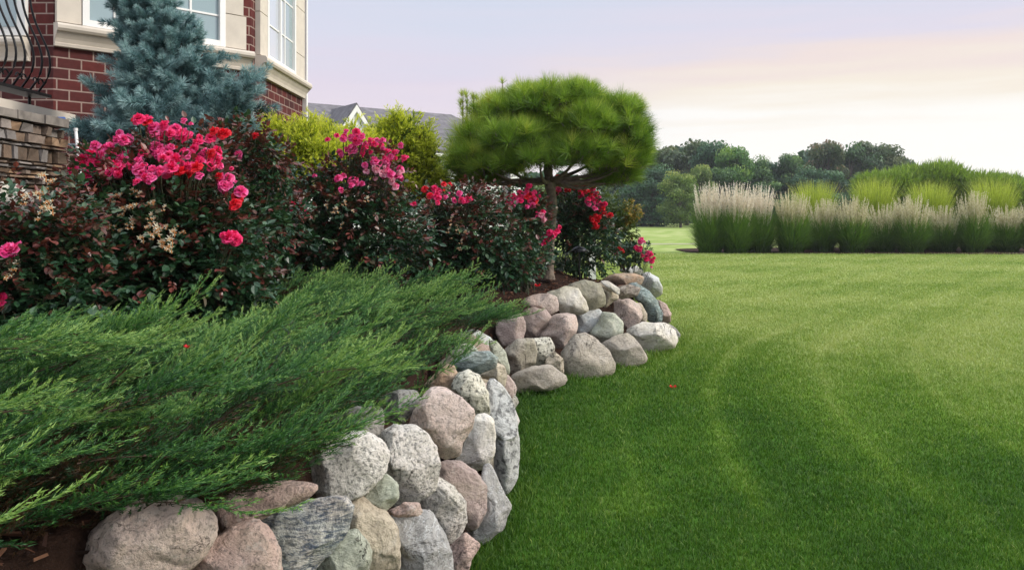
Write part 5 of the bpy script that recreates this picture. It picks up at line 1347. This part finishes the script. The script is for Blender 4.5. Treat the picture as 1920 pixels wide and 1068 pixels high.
# ------------------------------------------------------------------ trees
def leaf_pal(c, hi):
    c = (1.35 * c[0], 1.55 * c[1], 1.15 * c[2]); hi = (1.5 * hi[0], 1.6 * hi[1], 1.2 * hi[2])
    d = lambda k: tuple(x * k for x in c)
    return [(0, d(.35)), (.4, d(.8)), (.7, tuple(1.15 * x for x in c)), (1, hi)]
LM = {'deep': foliage_mat('deep_green_leaves', leaf_pal((.040, .075, .034), (.09, .14, .05)), .6, .2),
      'blue': foliage_mat('blue_green_needles', leaf_pal((.036, .074, .048), (.07, .12, .07)), .6, .15),
      'mid': foliage_mat('mid_green_leaves', leaf_pal((.055, .11, .035), (.13, .19, .055)), .6, .25),
      'bright': foliage_mat('bright_green_leaves', leaf_pal((.06, .155, .032), (.16, .26, .06)), .6, .25),
      'lime': foliage_mat('lime_green_leaves', leaf_pal((.125, .165, .028), (.24, .27, .07)), .6, .3),
      'olive': foliage_mat('olive_green_leaves', leaf_pal((.10, .135, .04), (.22, .22, .08)), .6, .25),
      'grey': foliage_mat('grey_green_leaves', leaf_pal((.052, .070, .040), (.11, .115, .07)), .6, .2),
      'rusty': foliage_mat('rust_tipped_leaves', [(0, (.02, .035, .016)), (.45, (.05, .085, .035)), (.75, (.11, .12, .05)), (.9, (.17, .13, .07)), (1, (.26, .16, .10))], .6, .25)}
M['treebark'] = plain_mat('tree_bark', (.07, .055, .042), .95, 0, 4, .3)
QUAD = np.array([(-.5, -.5, 0), (.5, -.42, .08), (.45, .5, -.05), (-.4, .45, .1)])
def quads(g, loc, d, s_, tint, r, asp=1.0):
    Ms = frames(d, roll=r.random(len(loc)) * 6.28)
    V = inst_pts(QUAD[:, [2, 0, 1]] * np.array([1, asp, 1]), Ms, loc, s_).reshape(-1, 3)
    g.add(V, np.arange(len(V)).reshape(-1, 4), np.repeat(tint, 4))
def broad_tree(seed, nl=26, leafs=9000, ls=.030, spread=.42, low=.16):
    """unit tree, 1 high"""
    r = np.random.default_rng(seed); g = G(); w = G()
    w.tube([(0, 0, -.02), (.01, 0, .2), (-.01, .01, .55), (0, 0, .8)], [.028, .022, .014, .004], 8)
    per = leafs // nl
    for k in range(nl):
        zc = low + .08 + (.86 - low) * r.random(); env = spread * math.sqrt(max(.05, 1 - ((zc - .48) / .55) ** 2))
        a = r.random() * 6.283; q = env * math.sqrt(r.uniform(.12, 1)) * .85
        c = np.array([math.cos(a) * q, math.sin(a) * q, zc]); ra = r.uniform(.09, .17)
        u = unit(r.normal(size=(per, 3))); rad = r.uniform(.45, 1.08, per)
        loc = c + u * rad[:, None] * ra * np.array([1.1, 1.1, .85])
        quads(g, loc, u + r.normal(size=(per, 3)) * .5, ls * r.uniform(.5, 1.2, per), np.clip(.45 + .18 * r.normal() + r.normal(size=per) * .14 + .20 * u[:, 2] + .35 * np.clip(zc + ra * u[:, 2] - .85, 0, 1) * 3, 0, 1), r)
        t = np.linspace(0, 1, 6)[:, None]; s0 = np.array([0, 0, max(.12, zc - .3)])
        w.tube(s0 * (1 - t) + c * t, np.linspace(.012, .003, 6), 5, cap=False)
    return g, w
def conifer(seed, leafs=9000, ls=.026, spread=.26, layers=15):
    r = np.random.default_rng(seed); g = G(); w = G()
    w.tube([(0, 0, -.02), (0, 0, .5), (0, 0, .98)], [.022, .012, .002], 8)
    per = leafs // (layers * 8)
    for L_ in range(layers):
        z = .06 + .92 * L_ / layers; rr = spread * (1 - z) ** .75 + .012
        for j in range(8):
            a = (j + r.random()) / 8 * 6.283; ro = rr * r.uniform(.7, 1.15)
            t = r.random(per) ** .6
            c = np.stack([np.cos(a) * ro * t, np.sin(a) * ro * t, z - .10 * ro / spread * t + .05 * t ** 2], -1)
            loc = c + r.normal(size=(per, 3)) * np.array([.022, .022, .012])
            quads(g, loc, r.normal(size=(per, 3)) * .6 + [math.cos(a), math.sin(a), .6], ls * r.uniform(.5, 1.2, per), np.clip(.25 + .45 * t + .15 * r.normal() + r.normal(size=per) * .12, 0, 1), r, .8)
            w.tube([(0, 0, z), (math.cos(a) * ro * .9, math.sin(a) * ro * .9, z - .06 * ro / spread)], [.006, .002], 4, cap=False)
    return g, w
VAR = {}
for nm, (gg, ww) in {'b1': broad_tree(301), 'b2': broad_tree(302, 30, 9500, .028, .36), 'b3': broad_tree(303, 24, 9000, .030, .50, .10), 'b4': broad_tree(304, 34, 12000, .024, .40, .06),
                     'c1': conifer(311), 'c2': conifer(312, 9000, .026, .34, 12)}.items():
    VAR[nm] = (gg.mesh('crown_' + nm, LM['mid']), ww.mesh('trunk_' + nm, M['treebark'], smooth=True))
def tree(px, top, half, Y_, var, mat, label, name='broadleaf_tree', cat='tree', group='trees at the edge of the woods', sink=0.0):
    p = P(px, 400, Y_); p[2] = 0
    h = HC + (HY - top) / F * Y_ + sink
    sp = {'b1': .50, 'b2': .45, 'b3': .57, 'b4': .48, 'c1': .28, 'c2': .36}[var]
    wd = half / F * Y_ / sp
    root = empty(name, p, label, cat, group); root.scale = (wd, wd, h); root.rotation_euler = (0, 0, (px * 37 % 360) / 57.3)
    c = obj('crown', VAR[var][0], root); c.material_slots[0].link = 'OBJECT'; c.material_slots[0].material = LM[mat]
    obj('trunk', VAR[var][1], root)
TR = [
 (1288, 268, 66, 104, 'b3', 'grey', 'broad grey green tree, tallest behind the pine side of the woods'),
 (1232, 282, 48, 106, 'b1', 'grey', 'grey green tree just right of the pine crown'),
 (1340, 276, 38, 98, 'b2', 'blue', 'tall narrow blue green tree at the right shoulder of the left woods'),
 (1190, 325, 50, 92, 'c2', 'blue', 'dark blue green conifer right beside the olive shrub'),
 (1222, 318, 46, 90, 'b4', 'blue', 'dark conifer like tree with shadowed trunk base at the lawn edge'),
 (1276, 330, 36, 84, 'b4', 'olive', 'light green layered pine at the lawn edge left of the creamy grasses'),
 (1312, 318, 26, 88, 'b2', 'olive', 'yellow green young tree above the creamy plumes'),
 (1374, 284, 34, 92, 'b2', 'mid', 'mid green tree rising alone above the tall creamy grasses'),
 (1352, 320, 34, 90, 'b1', 'deep', 'dark bushy tree low behind the creamy plumes'),
 (1415, 304, 38, 98, 'b4', 'deep', 'rounded dark green tree in the dip of the tree line'),
 (1452, 310, 36, 100, 'b1', 'blue', 'blue green tree lowest in the tree line'),
 (1484, 298, 26, 98, 'b2', 'deep', 'slim dark tree just before the taller right woods'),
 (1545, 270, 42, 104, 'b1', 'rusty', 'tall rust tipped tree at the left end of the right woods'),
 (1592, 272, 50, 106, 'b3', 'deep', 'broad dark green tree in the middle of the right woods'),
 (1645, 272, 50, 108, 'b1', 'grey', 'grey green tree at the right end of the tall woods'),
 (1686, 300, 34, 106, 'b2', 'grey', 'lower grey tree sloping down behind the lime green shrubs'),
 (1520, 320, 40, 96, 'b4', 'blue', 'dark low tree behind the first yellow green grass clump'),
 (1575, 325, 44, 94, 'b3', 'blue', 'dark low tree left of the lime green shrubs'),
 (1440, 345, 44, 92, 'b3', 'deep', 'dark shrubby tree just above the shorter beige grasses'),
 (1160, 335, 44, 98, 'b3', 'deep', 'dark tree seen under the right edge of the pine crown'),
 (1100, 345, 50, 104, 'b4', 'olive', 'olive tree seen under the pine crown right of its trunk'),
 (985, 345, 60, 100, 'b3', 'olive', 'olive tree seen under the pine crown left of its trunk'),
 (1760, 330, 60, 100, 'b3', 'deep', 'dark tree hidden low behind the larger lime green shrub'),
 (1850, 335, 60, 100, 'b1', 'deep', 'dark tree hidden low behind the smaller lime green shrub'),
 (1935, 345, 40, 60, 'b4', 'deep', 'dark green tree at the right edge of the photo'),
]
for q in TR:
    q = (q[0], q[1] - 4, q[2] * 1.35) + q[3:]
    tree(*q, name='conifer' if q[4].startswith('c') else 'broadleaf_tree')
# lime green feathery shrubs behind the grasses
def lime(pxs, Y_, label, seed):
    r = np.random.default_rng(seed); g = G(); w = G()
    px0 = np.mean([p[0] for p in pxs]); b = P(px0, 400, Y_); b[2] = 0
    root = empty('feathery_shrub', b, label, 'shrub', 'lime green shrubs behind the grasses')
    for (lx, ly, rx, rz) in pxs:
        c = P(lx, ly, Y_ + r.normal() * .5); ax = np.array([rx, rx * .8, rz]) / F * Y_
        n = int(2600 * (rx * rz) / 1500)
        u = unit(r.normal(size=(n, 3))); rad = r.uniform(.35, 1.0, n) ** .7
        loc = c + u * ax * rad[:, None]; d = unit(u * .5 + np.array([.1, 0, .8]) + r.normal(size=(n, 3)) * .45)
        ln = r.uniform(.25, .6, n)
        seg_tris(g, loc, loc + d * ln[:, None], r.uniform(.05, .09, n), np.clip(.40 + .25 * u[:, 2] + r.normal(size=n) * .14, 0, 1), r)
        for k in range(5):
            e = c + unit(r.normal(size=3)) * ax * .8; w.tube([b + np.append(r.normal(size=2) * .3, 0), (b + e) / 2 + [0, 0, .3], e], [.05, .035, .012], 5, cap=False)
    g.part('foliage', LM['lime'], root); w.part('stems', M['treebark'], root)
lime([(1660, 348, 58, 22), (1715, 340, 55, 28), (1765, 338, 50, 32), (1700, 360, 80, 40), (1780, 360, 60, 45), (1640, 362, 40, 35)], 46, 'larger lime green feathery shrub behind the middle of the grass row', 321)
lime([(1840, 352, 48, 26), (1885, 356, 40, 26), (1860, 370, 60, 40), (1905, 372, 30, 30)], 44, 'smaller lime green feathery shrub near the right edge', 322)
# the wood's dark depth behind the first trees
r = np.random.default_rng(330); g = G()
n = 40000
x = r.uniform(-45, 130, n); 
topz = HC + (HY - np.interp(CX + F * x / 118, [300, 1150, 1215, 1260, 1330, 1360, 1450, 1500, 1520, 1680, 1720, 2100], [345, 330, 296, 284, 288, 314, 326, 322, 290, 288, 322, 335])) / F * 118 + 1.6 * (vnoise(x, x * 0 + 9, .35) - .4) + 1.0 * (vnoise(x, x * 0 + 5, 1.2) - .5)
z = topz * r.random(n) ** .8; y = 116 + r.random(n) * 10 + 3 * vnoise(x, z, .2)
quads(g, np.stack([x, y, z], -1), r.normal(size=(n, 3)) + [0, -1.2, .4], r.uniform(.5, 1.2, n), np.clip(.4 + .2 * r.normal(size=n), 0, 1), r)
for k in range(220):
    xx = r.uniform(-45, 130); yy = 112 + r.random() * 10; g.tube([(xx, yy, 0), (xx + r.normal() * .2, yy, 5.5)], [.16, .08], 5, .1, cap=False)
tag(g.top('woodland', LM['blue']), 'dark mass of woodland behind the first trees', 'woodland', kind='stuff')

# the evening air: thin even haze round everything, sky outside
hm = bpy.data.materials.new('air'); hm.use_nodes = True; ht = hm.node_tree; ht.nodes.clear()
ho = ht.nodes.new('ShaderNodeOutputMaterial'); hv = ht.nodes.new('ShaderNodeVolumePrincipled')
hv.inputs['Color'].default_value = (.93, .95, 1.0, 1); hv.inputs['Density'].default_value = .00045; hv.inputs['Anisotropy'].default_value = .2
ht.links.new(hv.outputs[0], ho.inputs['Volume'])
g = G(); g.box((-260, -30, -1.0), (320, 170, 16.0))
tag(g.top('haze', hm), kind='stuff')
